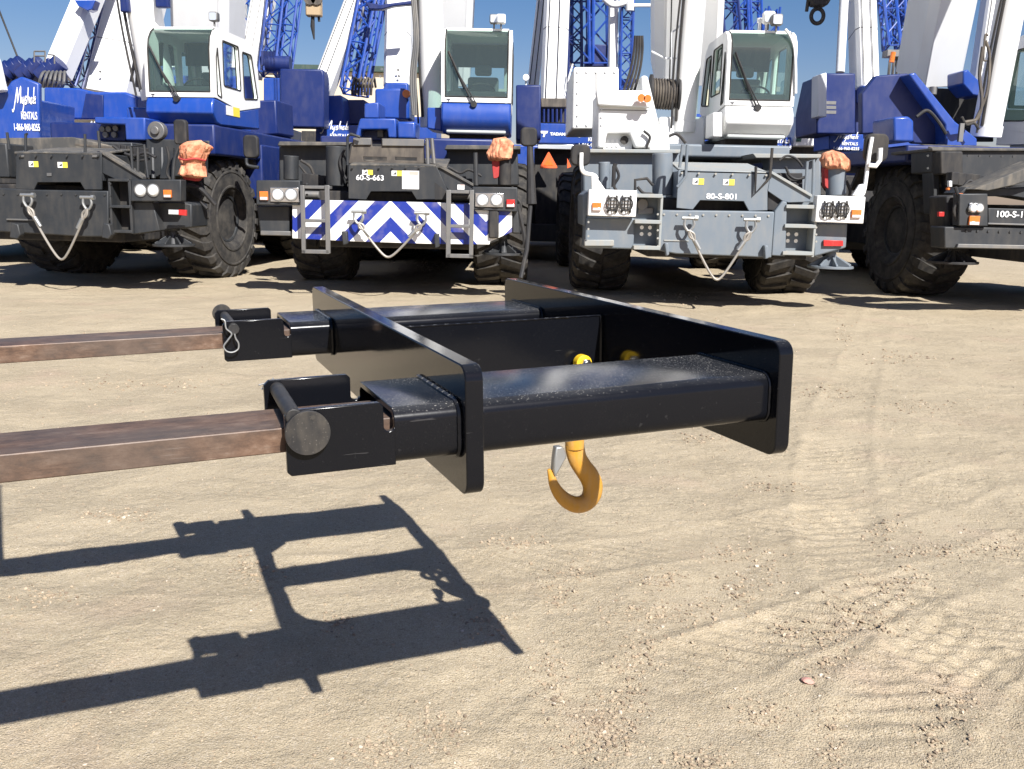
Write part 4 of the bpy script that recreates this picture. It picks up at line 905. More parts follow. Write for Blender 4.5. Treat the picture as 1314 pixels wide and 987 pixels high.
# far left edge: a cab corner
f,r=rear(-45,16.5,'crane with only a white cab corner and lettered blue flank at the left edge',wheels=True)
b=B(); prism(b,f.P([(-80,60),(-14,62),(-7,78),(0,110),(2,116),(-30,120),(-80,118)],0),0,.25,'y'); o=obj('cab',b,M['white'],r,.03)
b=B(); prism(b,f.P([(-60,70),(-17,72),(-11,84),(-6,110),(-50,112)],-.01),-.012,-.002,'y'); obj('window',b,M['glass'],o,.0)
pr(f,r,'side_body',[(-60,118),(6,116),(14,104),(27,98),(50,107),(51,190),(-60,190)],.3,.12,'blue',.03)
pr(f,r,'engine_body',[(-90,118),(-5,116),(-5,183),(-90,181)],.45,3.0,'blue',.04)
q=f.y(33,140,.29); k=(f.y(51,138,.29)[0]-f.y(15,138,.29)[0]); sign(r,q[0],q[1],.285,k*.92,.72)
b=B(); tube(b,[f.p(22,72,3.0),f.p(-8,-4,3.0)],.018,6); obj('stay_wire',b,M['dark'],r)
# C: dark counterweight box right of the first cab
f,r=rear(420,19.5,'crane seen from behind with dark boxy counterweight between the two blue cabs')
b=B(); prism(b,f.P([(359,88),(414,89),(416,97),(416,164),(359,163)],-.6),-.6,-.1,'y'); obj('counterweight',b,M['navy'],r,.03)
pr(f,r,'rear_panel',[(405,160),(462,161),(462,188),(405,188)],0,1.0,'blue',.02)
q=f.y(431,170,-.01); k=(f.y(449,172,0)[0]-f.y(410,172,0)[0]); sign(r,q[0],q[1],-.012,k,.44)
pr(f,r,'rear_panel',[(340,165),(373,165),(373,188),(340,188)],0,1.0,'blue',.02); q=f.y(363,178,-.01); script(r,q[0],q[1],-.012,.4,.3,strokes=3)
pr(f,r,'engine_hood',[(415,123),(438,122),(441,136),(441,160),(415,160)],.5,2,'blue',.03)
pr(f,r,'winch_housing',[(441,128),(468,128),(468,160),(441,160)],1.2,1.6,'navy',.03)
boom(f,r,(405,124),(452,0),25,2.4,3.2,'boomwhite',length=9,cable=True)
lattice(r,f,f.p(449,118,2.4),f.p(473,0,3.0)+(f.p(473,0,3.0)-f.p(449,118,2.4))*1.5,.36); lattice(r,f,f.p(461,120,3.0),f.p(484,0,3.6)+(f.p(484,0,3.6)-f.p(461,120,3.0))*1.5,.34)
b=B()
for k in range(7): tube(b,curve([f.p(452+k*4,122,1.6),f.p(453+k*4,108,1.5),f.p(456+k*4,100+2*(k%2),1.6),f.p(458+k*4,112,1.8)],4),.028,6)
obj('hydraulic_hose',b,M['brownsteel'],r)
pr(f,r,'jib_bracket',[(468,2),(488,6),(532,0),(532,5),(505,8),(490,12),(474,12)],2.0,.2,'navy',.02)
# lattice mast left of it
f,r=rear(352,25,'crane hidden behind the left cab, showing a white boom and open lattice jib')
pr(f,r,'counterweight',[(338,100),(372,100),(372,160),(338,160)],0,1.4,'blue',.03)
boom(f,r,(316,88),(332,0),26,1.5,2.2,'boomwhite',length=10,cable=True)
lattice(r,f,f.p(345,96,1.2),f.p(356,0,1.7)+(f.p(356,0,1.7)-f.p(345,96,1.2))*1.3,.42); lattice(r,f,f.p(361,96,1.6),f.p(374,0,2.1)+(f.p(374,0,2.1)-f.p(361,96,1.6))*1.3,.42)
b=B(); q=f.p(356,82,1.0); cyl(b,q-Vector((.3,0,0)),q+Vector((.35,0,0)),.2,n=18); box(b,q.x-.4,q.x-.05,q.y-.1,q.y,q.z-.05,q.z+.3); obj('winch',b,M['navy'],r)
# hook block hanging from it
fh=Fr(402,30,22); q=fh.w(fh.p(402,52,0)); hb=thing('hook_block','tan hook block hanging against the sky left of the narrow boom','hook block',q,0)
b=B(); box(b,-.14,.2,-.12,.12,.5,1.3); o=obj('sheave_block',b,M['tan'],hb,.03); b=B(); [cyl(b,(x,-.16,.85),(x,-.12,.85),.13,n=18) for x in (-.03,.12)]; obj('sheave',b,M['brownsteel'],hb)
b=B(); tube(b,[(0,0,.5),(-.01,0,.3),(.02,0,.02)],.06,8,[.04,.05,.015]); tube(b,[(.13,0,.5),(.14,0,.4)],.03,6); obj('hook',b,M['dark'],hb)
b=B(); [tube(b,[(x,0,1.3),(x,0,5.5)],.012,5) for x in (-.08,-.02,.06,.14)]; obj('hoist_rope',b,M['dark'],hb)
# D: wide boom in the middle
f,r=rear(508,21,'crane directly behind the chevron bumper one, its wide jointed white boom in the middle')
pr(f,r,'counterweight',[(486,150),(560,150),(560,190),(486,190)],0,1.4,'blue',.03)
pr(f,r,'boom_foot',[(494,107),(523,106),(524,132),(484,132),(484,116),(492,114)],.8,1.2,'blue',.03)
boom(f,r,(508,106),(510,0),34,1.2,2.0,'boomwhite',length=10,cable=False,seam=(1.25,))
b=B()
for px,py in ((490,89),(511,90),(512,98),(488,98)): q=f.p(px,py,1.15); cyl(b,q,q+Vector((0,-.03,0)),.03,n=8)
obj('bolt_head',b,M['steel'],r)
# E: between chevron crane and slate crane
f,r=rear(713,20,'blue crane seen from behind with an orange reflector triangle on its dark rear')
b=B(); prism(b,f.P([(662,109),(694,109),(694,180),(662,180)],-.5),-.5,.9,'y'); obj('counterweight',b,M['navy'],r,.03)
pr(f,r,'rear_panel',[(690,158),(775,160),(775,185),(690,184)],0,1.0,'blue',.02)
q=f.y(712,172,-.01); k=(f.y(729,172,0)[0]-f.y(694,172,0)[0]); maker(r,q[0],q[1],-.012,k*1.05)
q=f.y(762,175,-.01); sign(r,q[0],q[1],-.012,.6,.42)
pr(f,r,'rear_frame',[(686,190),(745,190),(745,288),(686,288)],.3,.5,'dark',.01)
pr(f,r,'bumper_strip',[(690,185.5),(738,186),(738,192),(690,191)],-.02,.3,'lens',.01)
b=B(); P=f.P([(704,194),(716,216),(692,216)],-.1); prism(b,rpoly(P,.04),-.1,-.08,'y'); o=obj('reflector_triangle',b,M['tri'],r,.004); P=f.P([(704,203),(710,212.5),(698,212.5)],-.105); b=B(); prism(b,P,-.106,-.101,'y'); obj('reflector_centre',b,M['amber'],o,0)
b=B(); prism(b,f.P([(728,203),(733,214),(728,216)],-.1),-.1,-.08,'y'); obj('side_reflector',b,M['tri'],r)
pr(f,r,'boom_foot',[(694,126),(727,126),(727,138),(694,138)],.6,.9,'brownsteel',.02); pr(f,r,'winch_housing',[(694,138),(727,138),(727,158),(694,158)],.9,.8,'dark',.01)
b=B()
for k in range(6): tube(b,[f.p(698+k*5.5,140,.55),f.p(698+k*5.5,157,.55)],.025,6)
obj('winch_rod',b,M['navy'],r)
boom(f,r,(710,128),(715,0),33,1.0,1.6,'boomwhite',length=10,cable=True,seam=(1.6,))
boom(f,r,(684,109),(696,0),15,2.4,2.8,'boomwhite',length=10,cable=True)
b=B(); q=f.p(675,100,1.8); cyl(b,q,q+Vector((0,-.1,0)),.07,n=12); cyl(b,q,q-Vector((0,0,.3)),.02,n=8); obj('marker_lamp',b,M['white'],r)
b=B(); tube(b,curve([f.p(735,82,1),f.p(729,105,1),f.p(735,110,1)],4),.02,6); tube(b,[f.p(727,116,1),f.p(738,117,1)],.02,6); obj('guard_rail',b,M['white'],r)
# F: lattice tower crane far behind
f,r=rear(770,30,'tall blue lattice mast far behind, left of the white superstructure',wheels=False)
b=B(); box(b,-1.6,1.6,.4,5,1.2,5.0); obj('machinery_house',b,M['blue'],r,.05)
for a,c,w in (((746,84),(747,0),.66),((768,84),(767,0),.62)): lattice(r,f,f.p(*a,1.0),f.p(*c,1.2)+(f.p(*c,1.2)-f.p(*a,1.0))*1.4,w,r=.045,name='lattice_mast')
b=B(); q=f.p(757,86,.9); box(b,q.x-.08,q.x+.08,q.y,q.y+.2,q.z-1,q.z+5); q=f.p(765,70,.8); box(b,q.x-.35,q.x+.35,q.y,q.y+.4,q.z-.5,q.z+.3); obj('mast_bracket',b,M['navy'],r,.02)
f,r=rear(797,27,'slender white post crane with blue lattice jib behind the white superstructure',wheels=False)
b=B(); box(b,-1.6,1.6,.4,5,1.2,3.2); obj('machinery_house',b,M['blue'],r,.05)
boom(f,r,(787,90),(788,20),12,1.0,1.2,'boomwhite',length=7,cable=False); lattice(r,f,f.p(802,115,1),f.p(803,0,1.2)+Vector((0,0,3)),.32,r=.03)
b=B(); tube(b,curve([f.p(775,-2,.8),f.p(786,6,.8),f.p(800,4,.8),f.p(812,-2,.8)],5),.09,10); tube(b,[f.p(812,7,.8),f.p(840,7,.8)],.05,8); cyl(b,f.p(808,-6,.8),f.p(808,14,.8),.12,n=12); obj('boom_head',b,M['greyboom'],r)
# G: lattice head behind the white cab
f,r=rear(950,30,'crane with a thicket of blue lattice behind the all white cab',wheels=False)
b=B(); box(b,-1.6,1.6,.4,5,1.2,4.0); obj('machinery_house',b,M['blue'],r,.05)
for a,c,w in (((940,70),(934,0),.5),((955,70),(952,0),.42),((968,60),(966,0),.42)): lattice(r,f,f.p(*a,1),f.p(*c,1.3)+(f.p(*c,1.3)-f.p(*a,1))*1.1,w,r=.035,mat='navy' if w>.45 else 'blue')
lattice(r,f,f.p(985,70,.8),f.p(992,10,.8),.35,r=.03)
# H: right
f,r=rear(1100,19,'crane behind the right white mirror with dark boxy counterweight and roped white boom')
b=B(); prism(b,f.P([(1058,94),(1098,94),(1098,172),(1048,172),(1048,140)],-.5),-.5,.9,'y'); obj('counterweight',b,M['navy'],r,.03)
b=B(); prism(b,f.P([(1050,96),(1061,93),(1061,150),(1049,150)],-.9),-.9,-.5,'y'); obj('counterweight_end',b,M['greyboom'],r,.02)
b=B(); 
for k in range(3): q=f.p(1066,132+6*k,-.5); box(b,q.x-.1,q.x+.1,-.506,-.5,q.z-.03,q.z+.03)
obj('plate',b,M['steel'],r)
pr(f,r,'rear_panel',[(1064,172),(1108,172),(1108,192),(1064,192)],0,1.0,'blue',.02); q=f.y(1087,181,-.01); sign(r,q[0],q[1],-.012,.5,.34)
pr(f,r,'boom_foot',[(1108,110),(1130,110),(1130,130),(1108,130)],.8,1.0,'blue',.02); pr(f,r,'winch_housing',[(1097,112),(1150,112),(1150,172),(1097,172)],1.2,1.6,'navy',.03)
boom(f,r,(1117,110),(1113,0),29,1.0,1.6,'boomwhite',length=10,cable=True,seam=(1.25,))
b=B(); cyl(b,f.p(1078,93,1.2),f.p(1083,0,1.5)+(f.p(1083,0,1.5)-f.p(1078,93,1.2)),.09,n=16); obj('lift_cylinder',b,M['greyboom'],r)
for a,c in (((1146,62),(1138,0)),((1160,62),(1154,0)),((1168,62),(1166,0))): lattice(r,f,f.p(*a,2.2),f.p(*c,2.6)+(f.p(*c,2.6)-f.p(*a,2.2))*1.5,.26,r=.025)
b=B()
for k in range(6): tube(b,curve([f.p(1140+k*5,100,1.6),f.p(1142+k*5,80,1.5),f.p(1146+k*5,66,1.6),f.p(1152+k*4,92,1.8)],4),.03,6)
q=f.p(1158,66,1.4); box(b,q.x-.3,q.x+.2,q.y,q.y+.3,q.z-.1,q.z+.03); obj('hydraulic_hose',b,M['steel'],r)
b=B(); q=f.p(1144,80,1.3); cyl(b,q,q+Vector((.02,0,.2)),.05,n=10); q=f.p(1168,8,1.6); cyl(b,q,q+Vector((.02,0,.3)),.04,n=10); obj('marker_lamp',b,M['amber'],r)
# far cab between white cab and H
f=Fr(1040,160,24); r=thing('mobile_crane','distant crane with small white cab, just right of the all white cab','crane',f.o,0,GR)
b=B(); prism(b,f.P([(1024,152),(1032,146),(1060,146),(1060,188),(1016,188)],0),0,1.8,'y'); o=obj('cab',b,M['white'],r,.04)
b=B(); prism(b,f.P([(1033,156),(1058,156),(1058,168),(1033,168)],-.01),-.02,-.004,'y'); prism(b,f.P([(1026,158),(1030,156),(1028,182),(1021,182)],-.01),-.02,-.004,'y'); obj('window',b,M['glass'],o,0)
pr(f,r,'body',[(990,176),(1075,176),(1075,230),(990,230)],.3,5,'dark',.05); pr(f,r,'rear_panel',[(960,176),(1016,176),(1016,192),(960,192)],-.2,.3,'blue',.02)
q=f.y(995,185,-.21); text(r,'RENTALS',q[0]+.1,q[1]+.07,-.215,.09,.5,bold=.03); text(r,'1-866-960-8255',q[0],q[1]-.08,-.215,.1,.8,bold=.03)
for x in (-1.2,1.2): wheel(r,x,2.5,'char',1 if x>0 else -1)
# black hook block against the sky
fh=Fr(1048,15,17); q=fh.w(fh.p(1048,31,0)); hb=thing('hook_block','black hook block with round hook hanging in the sky right of the all white cab','hook block',q,0)
b=B(); prism(b,rpoly([(-.13,.28),(.13,.28),(.2,.42),(.16,.9),(-.16,.9),(-.2,.42)],.05),-.1,.1,'y'); obj('sheave_block',b,M['dark'],hb,.02)
b=B(); tube(b,[(.105*math.cos(a*math.pi/12),0,.13+.12*math.sin(a*math.pi/12)) for a in range(-17,9)],.035,8); cyl(b,(0,0,.24),(0,0,.3),.04,n=10); obj('hook',b,M['dark'],hb)
b=B(); tube(b,[(-.17,0,.5),(-.19,0,.2)],.03,6); obj('latch',b,M['dark'],hb)
b=B(); [tube(b,[(x,0,.9),(x,0,4)],.012,5) for x in (-.1,0,.1)]; obj('hoist_rope',b,M['dark'],hb)
# ------------------------------------------------------------------ far building
f=Fr(290,180,60); r=thing('warehouse','long beige warehouse with dark roof edge glimpsed between the cranes','building',f.o,0)
b=B(); x0,z1=f.y(120,104,0); x1=f.y(560,104,0)[0]; z1=f.y(330,90,0)[1]; xm=f.y(235,104,0)[0]; zl=f.y(157,108,0)[1]; box(b,xm,x1,0,20,-.2,z1); box(b,x0,xm-.01,0,20,-.2,zl); obj('wall',b,M['beige'],r,.02)
b=B(); box(b,xm-.3,x1+.3,-.3,20.3,z1+.01,z1+.35); box(b,x0-.3,xm-.32,-.3,20.3,zl+.01,zl+.3); obj('roof',b,M['darkgreen'],r,.02)
b=B(); q=f.p(398,179,0); box(b,q.x-.5,q.x+.5,-.05,-.01,q.z-.6,q.z+.5); obj('door',b,M['dark'],r)

# ------------------------------------------------------------------ fittings, seams, hoses
def strip(a,c,n): return [(a[0]+(c[0]-a[0])*k/(n-1),a[1]+(c[1]-a[1])*k/(n-1)) for k in range(n)]
for f,r,P,Q in ((f1,c1,[((5,249),(135,250),8),((172,234),(228,234),2),((172,255),(228,255),2),((26,200),(126,200),6),((142,236),(142,296),5)],[]),
              (f2,c2,[((333,235),(381,235),2),((333,260),(381,260),2),((610,243),(660,244),2),((610,268),(660,269),2),((452,215),(538,215),6),((394,236),(394,250),2)],[]),
              (f3,c3,[((760,247),(813,248),2),((760,274),(812,275),2),((1053,255),(1106,256),2),((1050,282),(1103,284),2),((852,275),(986,277),9),((875,222),(983,225),6),((755,285),(755,303),3),((1047,292),(1047,310),3),((844,275),(844,316),5)],[]),
              (f4,c4,[((1272,282),(1300,283),3),((1235,252),(1264,252),2),((1235,286),(1264,287),2),((1240,296),(1310,298),6),((1190,200),(1190,216),2),((1242,200),(1300,201),5)],[])):
    for a,e,n in P: bolts(f,r,strip(a,e,n),-.0 if r is not c3 else 0,.014,'char' if r is not c3 else 'slatetop')
f=f1;r=c1
hose(f,r,[(145,187),(158,196),(172,200),(186,196),(200,202)],.7,.02); hose(f,r,[(150,190),(160,202),(176,206),(192,204)],.75,.016); hose(f,r,[(214,188),(217,205),(214,222),(220,232)],.4,.018); hose(f,r,[(255,230),(262,246),(258,258),(266,268)],.5,.022)
seam(f,r,[(59,122),(58,152)],1.0,.001) if False else None
for pts in ([(180,121),(181,152)],): pass
pr(f,r,'data_plate',[(60,222),(66,222),(66,226),(60,226)],.008,.006,'steel',0); pr(f,r,'hinge',[(24,199),(30,199),(30,202),(24,202)],.0,.03,'steel',.003); pr(f,r,'hinge',[(118,199),(124,199),(124,202),(118,202)],.0,.03,'steel',.003)
pr(f,r,'cable_tray',[(96,184),(168,190),(168,193),(96,187)],1.0,.15,'brownsteel',.004)
b=B()
for k in range(5): q=f.p(150+k*8,190+k*1.2,.85); box(b,q.x-.04,q.x+.04,q.y,q.y+.12,q.z-.07,q.z+.05)
obj('valve_block',b,M['dark'],r,.01)
f=f2;r=c2
hose(f,r,[(386,206),(398,214),(404,226),(414,232)],.9,.02); hose(f,r,[(384,212),(392,222),(402,232),(412,236)],.85,.016); hose(f,r,[(442,192),(436,206),(440,222),(446,232)],.35,.018)
hose(f,r,[(575,214),(590,222),(602,218),(618,226)],.6,.018); hose(f,r,[(656,250),(668,262),(664,284),(670,300)],.3,.024); hose(f,r,[(545,184),(552,194),(549,206),(556,212)],.5,.016)
b=B()
for k in range(4): q=f.p(392+k*7,228+k,.8); box(b,q.x-.05,q.x+.04,q.y,q.y+.12,q.z-.1,q.z+.06)
obj('valve_block',b,M['dark'],r,.01); b=B()
for k in range(3): q=f.p(586+k*8,228+k*3,.7); box(b,q.x-.05,q.x+.04,q.y,q.y+.12,q.z-.09,q.z+.05)
obj('valve_block',b,M['dark'],r,.01)
b=B(); q=f.p(400,250,.3); cyl(b,q-Vector((.1,0,0)),q+Vector((.1,0,0)),.05,n=14); obj('hydraulic_fitting',b,M['steel'],r,.01); b=B(); q=f.p(592,252,.3); cyl(b,q-Vector((.12,0,0)),q+Vector((.12,0,0)),.06,n=14); obj('hydraulic_fitting',b,M['steel'],r,.01)
f=f3;r=c3
hose(f,r,[(818,240),(826,248),(838,250),(846,262)],.35,.018); hose(f,r,[(789,212),(794,226),(788,238),(792,246)],.5,.018); hose(f,r,[(1008,214),(1014,226),(1024,230),(1036,226)],.85,.018); hose(f,r,[(1086,232),(1091,246),(1088,258),(1094,264)],.6,.02); hose(f,r,[(1000,206),(1010,200),(1022,204),(1030,214)],.9,.014)
hose(f,r,[(826,168),(834,176),(830,190),(838,196)],1.55,.018); hose(f,r,[(846,196),(852,180),(868,172),(880,184)],1.8,.02)
b=B(); q=f.p(824,262,.22); cyl(b,q,q-Vector((0,.05,0)),.07,n=18); box(b,q.x-.05,q.x+.14,q.y-.03,q.y,q.z-.12,q.z-.04); obj('hydraulic_fitting',b,M['steel'],r,.01)
b=B()
for k in range(4): q=f.p(1004+k*7,236+k*2,.7); box(b,q.x-.04,q.x+.04,q.y,q.y+.1,q.z-.08,q.z+.06)
obj('valve_block',b,M['dark'],r,.01)
bolts(f,r,strip((741,92),(789,92),5)+strip((741,160),(789,160),5)+strip((741,104),(741,148),4),2.995,.02,'greyboom'); bolts(f,r,strip((772,123),(818,123),5)+strip((772,130),(772,160),4),1.595,.016,'greyboom')
seam(f,r,[(770,141),(832,142)],1.594,.005,'steel'); seam(f,r,[(765,90),(765,163)],2.994,.006,'steel')
f=f4;r=c4
hose(f,r,[(1236,240),(1244,232),(1252,236),(1262,228)],.6,.022); hose(f,r,[(1226,240),(1230,256),(1224,270),(1229,284)],.0,.02); hose(f,r,[(1176,150),(1190,142),(1204,156),(1214,172)],2.4,.024); hose(f,r,[(1234,150),(1240,160),(1250,158),(1256,166)],2.4,.02)
b=B()
for k in range(4): q=f.p(1226+k*9,228+k*1,.75); box(b,q.x-.05,q.x+.05,q.y,q.y+.15,q.z-.09,q.z+.07)
obj('valve_block',b,M['dark'],r,.01)

f=Fr(225,150,27); r=thing('mobile_crane','crane far back with white boom and lattice jib seen over the left blue cab','crane',f.o,0,GR)
b=B(); box(b,-1.5,1.5,.4,6,1.2,3.4); obj('machinery_house',b,M['blue'],r,.05); boom(f,r,(296,120),(303,0),18,1,1.4,'boomwhite',length=9,cable=True); lattice(r,f,f.p(308,110,1.2),f.p(320,0,1.6)+(f.p(320,0,1.6)-f.p(308,110,1.2))*1.2,.4,r=.03)
f=Fr(655,150,29); r=thing('mobile_crane','crane far back with narrow white boom and blue lattice left of the roped boom','crane',f.o,0,GR)
b=B(); box(b,-1.2,1.2,.4,6,1.2,2.9); obj('machinery_house',b,M['blue'],r,.05); lattice(r,f,f.p(738,110,1.2),f.p(737,0,1.6)+(f.p(737,0,1.6)-f.p(738,110,1.2))*1.2,.42,r=.03,mat='navy')
f=Fr(1190,150,25); r=thing('mobile_crane','crane far back with narrow white mast in the gap left of the right edge boom','crane',f.o,0,GR)
b=B(); box(b,-1.5,1.5,.4,6,1.2,3.2); obj('machinery_house',b,M['blue'],r,.05); boom(f,r,(1262,110),(1278,0),20,1,1.6,'boomwhite',length=9,cable=True); lattice(r,f,f.p(1150,60,1.2),f.p(1147,0,1.6)+(f.p(1147,0,1.6)-f.p(1150,60,1.2))*1.6,.5,r=.035)
# ================================================================== foreground: forks and lifting attachment
YAW,TILT=R(21.8714),R(1.6248); O=Vector((-.0734,1.4349,1.0421))
ud=Vector((math.cos(YAW)*math.cos(TILT),math.sin(YAW)*math.cos(TILT),math.sin(TILT))); vd=Vector((-math.sin(YAW),math.cos(YAW),0)); zd=ud.cross(vd)
RM3=Matrix((ud,vd,zd)).transposed()
def rel(name,label,cat,off,group=None):
    t=thing(name,label,cat,group=group); t.rotation_mode='QUATERNION'; t.location=O+RM3@Vector(off); t.rotation_quaternion=RM3.to_quaternion(); return t
W,HP,TH,L=1.358,.213,.030,.592
V1,TWD,ZT,ZB=.0228,.2525,-.0625,-.1512; V2=1.06
att=rel('lifting_attachment','glossy black steel lifting frame with two long end plates slid over the rusty forks','lifting attachment',(0,0,0))
k=M['black']; kd=M['blackdusty']
for u0,nm in ((0,'A'),(L,'B')):
    b=B(); prism(b,rrect(0,W,-HP,0,.026,6),u0,u0+TH,'x'); obj('end_plate',b,M['blackgloss'],att,.0022)
for v in (V1,V2):
    b=B(); plate(b,rrect(v,v+TWD,ZB,ZT,.022,6),[rrect(v+.01,v+TWD-.01,ZB+.01,ZT-.01,.013,5)],-.109,L-.001,'x'); obj('fork_pocket',b,kd,att,.0012)
    # weld beads where the pocket meets the plates
    for u in (-.003,TH+.003,L-.002):
        b=B(); pth=rrect(v-.001,v+TWD+.001,ZB-.001,ZT+.001,.024,6); pts=[]
        for i in range(len(pth)):
            a=Vector(pth[i]); c=Vector(pth[(i+1)%len(pth)]); m=max(1,int((c-a).length/.006))
            for q in range(m):
                e=a.lerp(c,q/m); pts.append((u,e.x,e.y))
        tube(b,pts+pts[:1],.004,6,radii=[(.0028 if u>.3 else .0042)+.0012*((i*7)%5)/5 for i in range(len(pts)+1)]); obj('weld_bead',b,k,att,0)
    for vv in (v,v+TWD-.012):
        top=-.0495
        out=[(-.275,ZB+.006),(-.269,ZB),(-.108,ZB),(-.108,-.090),(-.111,-.0945),(-.117,-.0965),(-.123,-.0945),(-.1255,-.090),(-.1255,top-.006),(-.1315,top),(-.266,top),(-.275,top-.009)]
        b=B(); prism(b,out,vv,vv+.012,'y'); obj('cheek_plate',b,k,att,.0015)
b=B(); box(b,TH,L,.696,.708,-.175,-.036); obj('centre_bar',b,kd,att,.0015)
b=B(); pts=[(TH+.001+(L-TH-.002)*i/60,.6955,-.0362+.0008*math.sin(i*2.1)) for i in range(61)]; tube(b,pts,.002,5); tube(b,[(L-.003,.694,-.037-.138*i/20) for i in range(21)],.005,6); tube(b,[(TH+.003,.694,-.037-.138*i/20) for i in range(21)],.005,6); obj('weld_bead',b,k,att,0)
b=B(); prism(b,[(.44,-.165),(.62-.03,-.165),(.575,-.20),(.555,-.222),(.515,-.222),(.49,-.20)],.694,.71,'y'); obj('hook_lug',b,k,att,.0015)
b=B(); prism(b,[(TH,V1+TWD),(TH,.62),(.036,.54),(.045,.45),(.072,.392),(.119,.350),(.18,.33),(.18,V1+TWD)],-.148,-.138,'z'); obj('corner_gusset',b,k,att,.001)
b=B(); prism(b,[(TH,V2),(TH,.985),(.045,.99),(.10,V2-.005),(.10,V2)],-.148,-.138,'z'); obj('corner_gusset',b,k,att,.001)
# near pin with big round head
def pin(u,v0,v1,z,du=.0,dz=.0):
    b=B(); cyl(b,(u,v0,z),(u,v1,z),.0125,n=28); o=obj('retaining_pin',b,M['pinsteel'],att,.002); return o
b=B(); cyl(b,(-.2615,.021,-.0595),(-.2515,.293,-.0660),.0125,n=28); p=obj('retaining_pin',b,M['pinsteel'],att,.002)
b=B(); box(b,-.215,-.1095,V1+.012,V1+TWD-.012,ZB+.001,ZB+.009); obj('pocket_floor',b,k,att,.001)
b=B(); box(b,-.215,-.1095,V2+.012,V2+TWD-.012,ZB+.001,ZB+.009); obj('pocket_floor',b,k,att,.001)
b=B(); n=48; c=(-.2437,-.0835); pr_=.0335
plate(b,[(c[0]+pr_*math.cos(2*math.pi*i/n),c[1]+pr_*math.sin(2*math.pi*i/n)) for i in range(n)],[],.010,.0185,'y'); obj('pin_head',b,M['pinsteel'],p,.0012)
b=B(); cyl(b,(c[0]+.008,.0092,c[1]+.0235),(c[0]+.008,.0099,c[1]+.0235),.0038,n=16); obj('pin_hole',b,M['rubberseal'],p,0)
b=B(); tube(b,[(-.277,.283,-.068),(-.27,.285,-.062),(-.262,.284,-.058),(-.255,.286,-.05)],.0016,6); tube(b,[(-.281,.283,-.060),(-.266,.286,-.057)],.0014,6); obj('cotter_pin',b,M['steel'],p,0)
# far pin, head on the far side, wire clip on this side
p=pin(-.2495,V2-.004,V2+TWD+.03,-.066)
b=B(); c=(-.2495,-.062); cyl(b,(c[0]-.004,V2+TWD+.012,c[1]+.0),(c[0]-.004,V2+TWD+.021,c[1]+.0),.0255,n=48); obj('pin_head',b,M['pinsteel'],p,.0012)
b=B(); cyl(b,(-.2495,V2-.001,-.068),(-.2495,V2-.013,-.068),.0135,n=24); obj('pin_washer',b,M['pinsteel'],p,.001)
b=B(); y=V2-.016
tube(b,curve([(-.278,y,-.040),(-.270,y-.003,-.045),(-.268,y-.004,-.064),(-.256,y-.004,-.078),(-.266,y-.004,-.093),(-.277,y-.004,-.108),(-.270,y-.004,-.121),(-.256,y-.004,-.124),(-.243,y-.004,-.117),(-.241,y-.004,-.103),(-.247,y-.004,-.09),(-.249,y-.004,-.078)],6),.0021,8); obj('wire_clip',b,M['galv'],p,0)
# ---- lifting hook
hk=rel('lifting_hook','gold painted steel crane hook with grey safety latch hanging from the black frame','lifting hook',(.53,.702,-.5385))
def hp(px,py):  # pixel on the hook plane to local (x,z)
    d=RM3.transposed()@ray(px,py); o_=RM3.transposed()@(CAM-O); t=(.70-o_.y)/d.y; q=o_+d*t; return (q.x-.53,q.z+.5385)
ctr=[(205,560,100),(208,590,100),(222,640,98),(252,690,98),(284,735,104),(304,785,106),(300,835,104),(272,876,96),(222,893,88),(165,874,76),(118,830,62),(90,780,50),(76,735,36),(62,698,17)]
pts=[];rad=[]
for x,y,w in ctr: a=hp(690+x/4.294,440+y/4.294); pts.append(Vector((a[0],0,a[1]))); rad.append(w/4.294/2*.00218)
cp=curve(pts,5); cr=[]
for i in range(len(pts)-1): cr+=[rad[i]+(rad[i+1]-rad[i])*t/5 for t in range(5)]
cr.append(rad[-1])
b=B(); tube(b,cp,.02,16,radii=cr)
for v in b.verts: v.co.y*=.72
o=obj('hook_body',b,M['gold'],hk,0,60)
for m in []: pass
a0=cp[0]
b=B(); tube(b,[a0+Vector((0,0,-.01)),a0+Vector((0,0,.03)),a0+Vector((0,0,.05))],.02,16,radii=[.024,.024,.016]); cyl(b,a0+Vector((0,0,.05)),a0+Vector((0,0,.085)),.013,n=16)
obj('hook_shank',b,M['gold'],hk,.001)
la=[hp(690+x/4.294,440+y/4.294) for x,y in ((94,570),(84,640),(80,700),(88,735),(98,724),(128,670),(152,628),(150,600),(130,568))]
b=B(); prism(b,la,-.011,.011,'y'); obj('safety_latch',b,M['galv'],hk,.004)
top=-.146+.5385
b=B() # swivel eye and shackle up to the lug
tube(b,[(a0.x+.03*math.cos(t*math.pi/12),.03*math.sin(t*math.pi/12)*0,a0.z+.11+.03*math.sin(t*math.pi/12)) for t in range(25)],.0105,10); obj('swivel_eye',b,M['gold'],hk,0)
zs=top
b=B(); xs=a0.x+.004
tube(b,curve([(xs,-.032,zs-.01),(xs,-.038,zs-.05),(xs,-.028,zs-.085),(xs,0,zs-.10),(xs,.028,zs-.085),(xs,.038,zs-.05),(xs,.032,zs-.01)],6),.0115,10)
for s in (-1,1): cyl(b,(xs,s*.032-.011,zs),(xs,s*.032+.011,zs),.0205,n=20)
obj('shackle',b,M['yellow'],hk,.001)
b=B(); cyl(b,(xs+.0,-.062,zs),(xs+.0,.055,zs),.0085,n=16); cyl(b,(xs,-.060,zs),(xs,-.046,zs),.014,n=6); obj('shackle_bolt',b,M['chrome'],hk,.001)
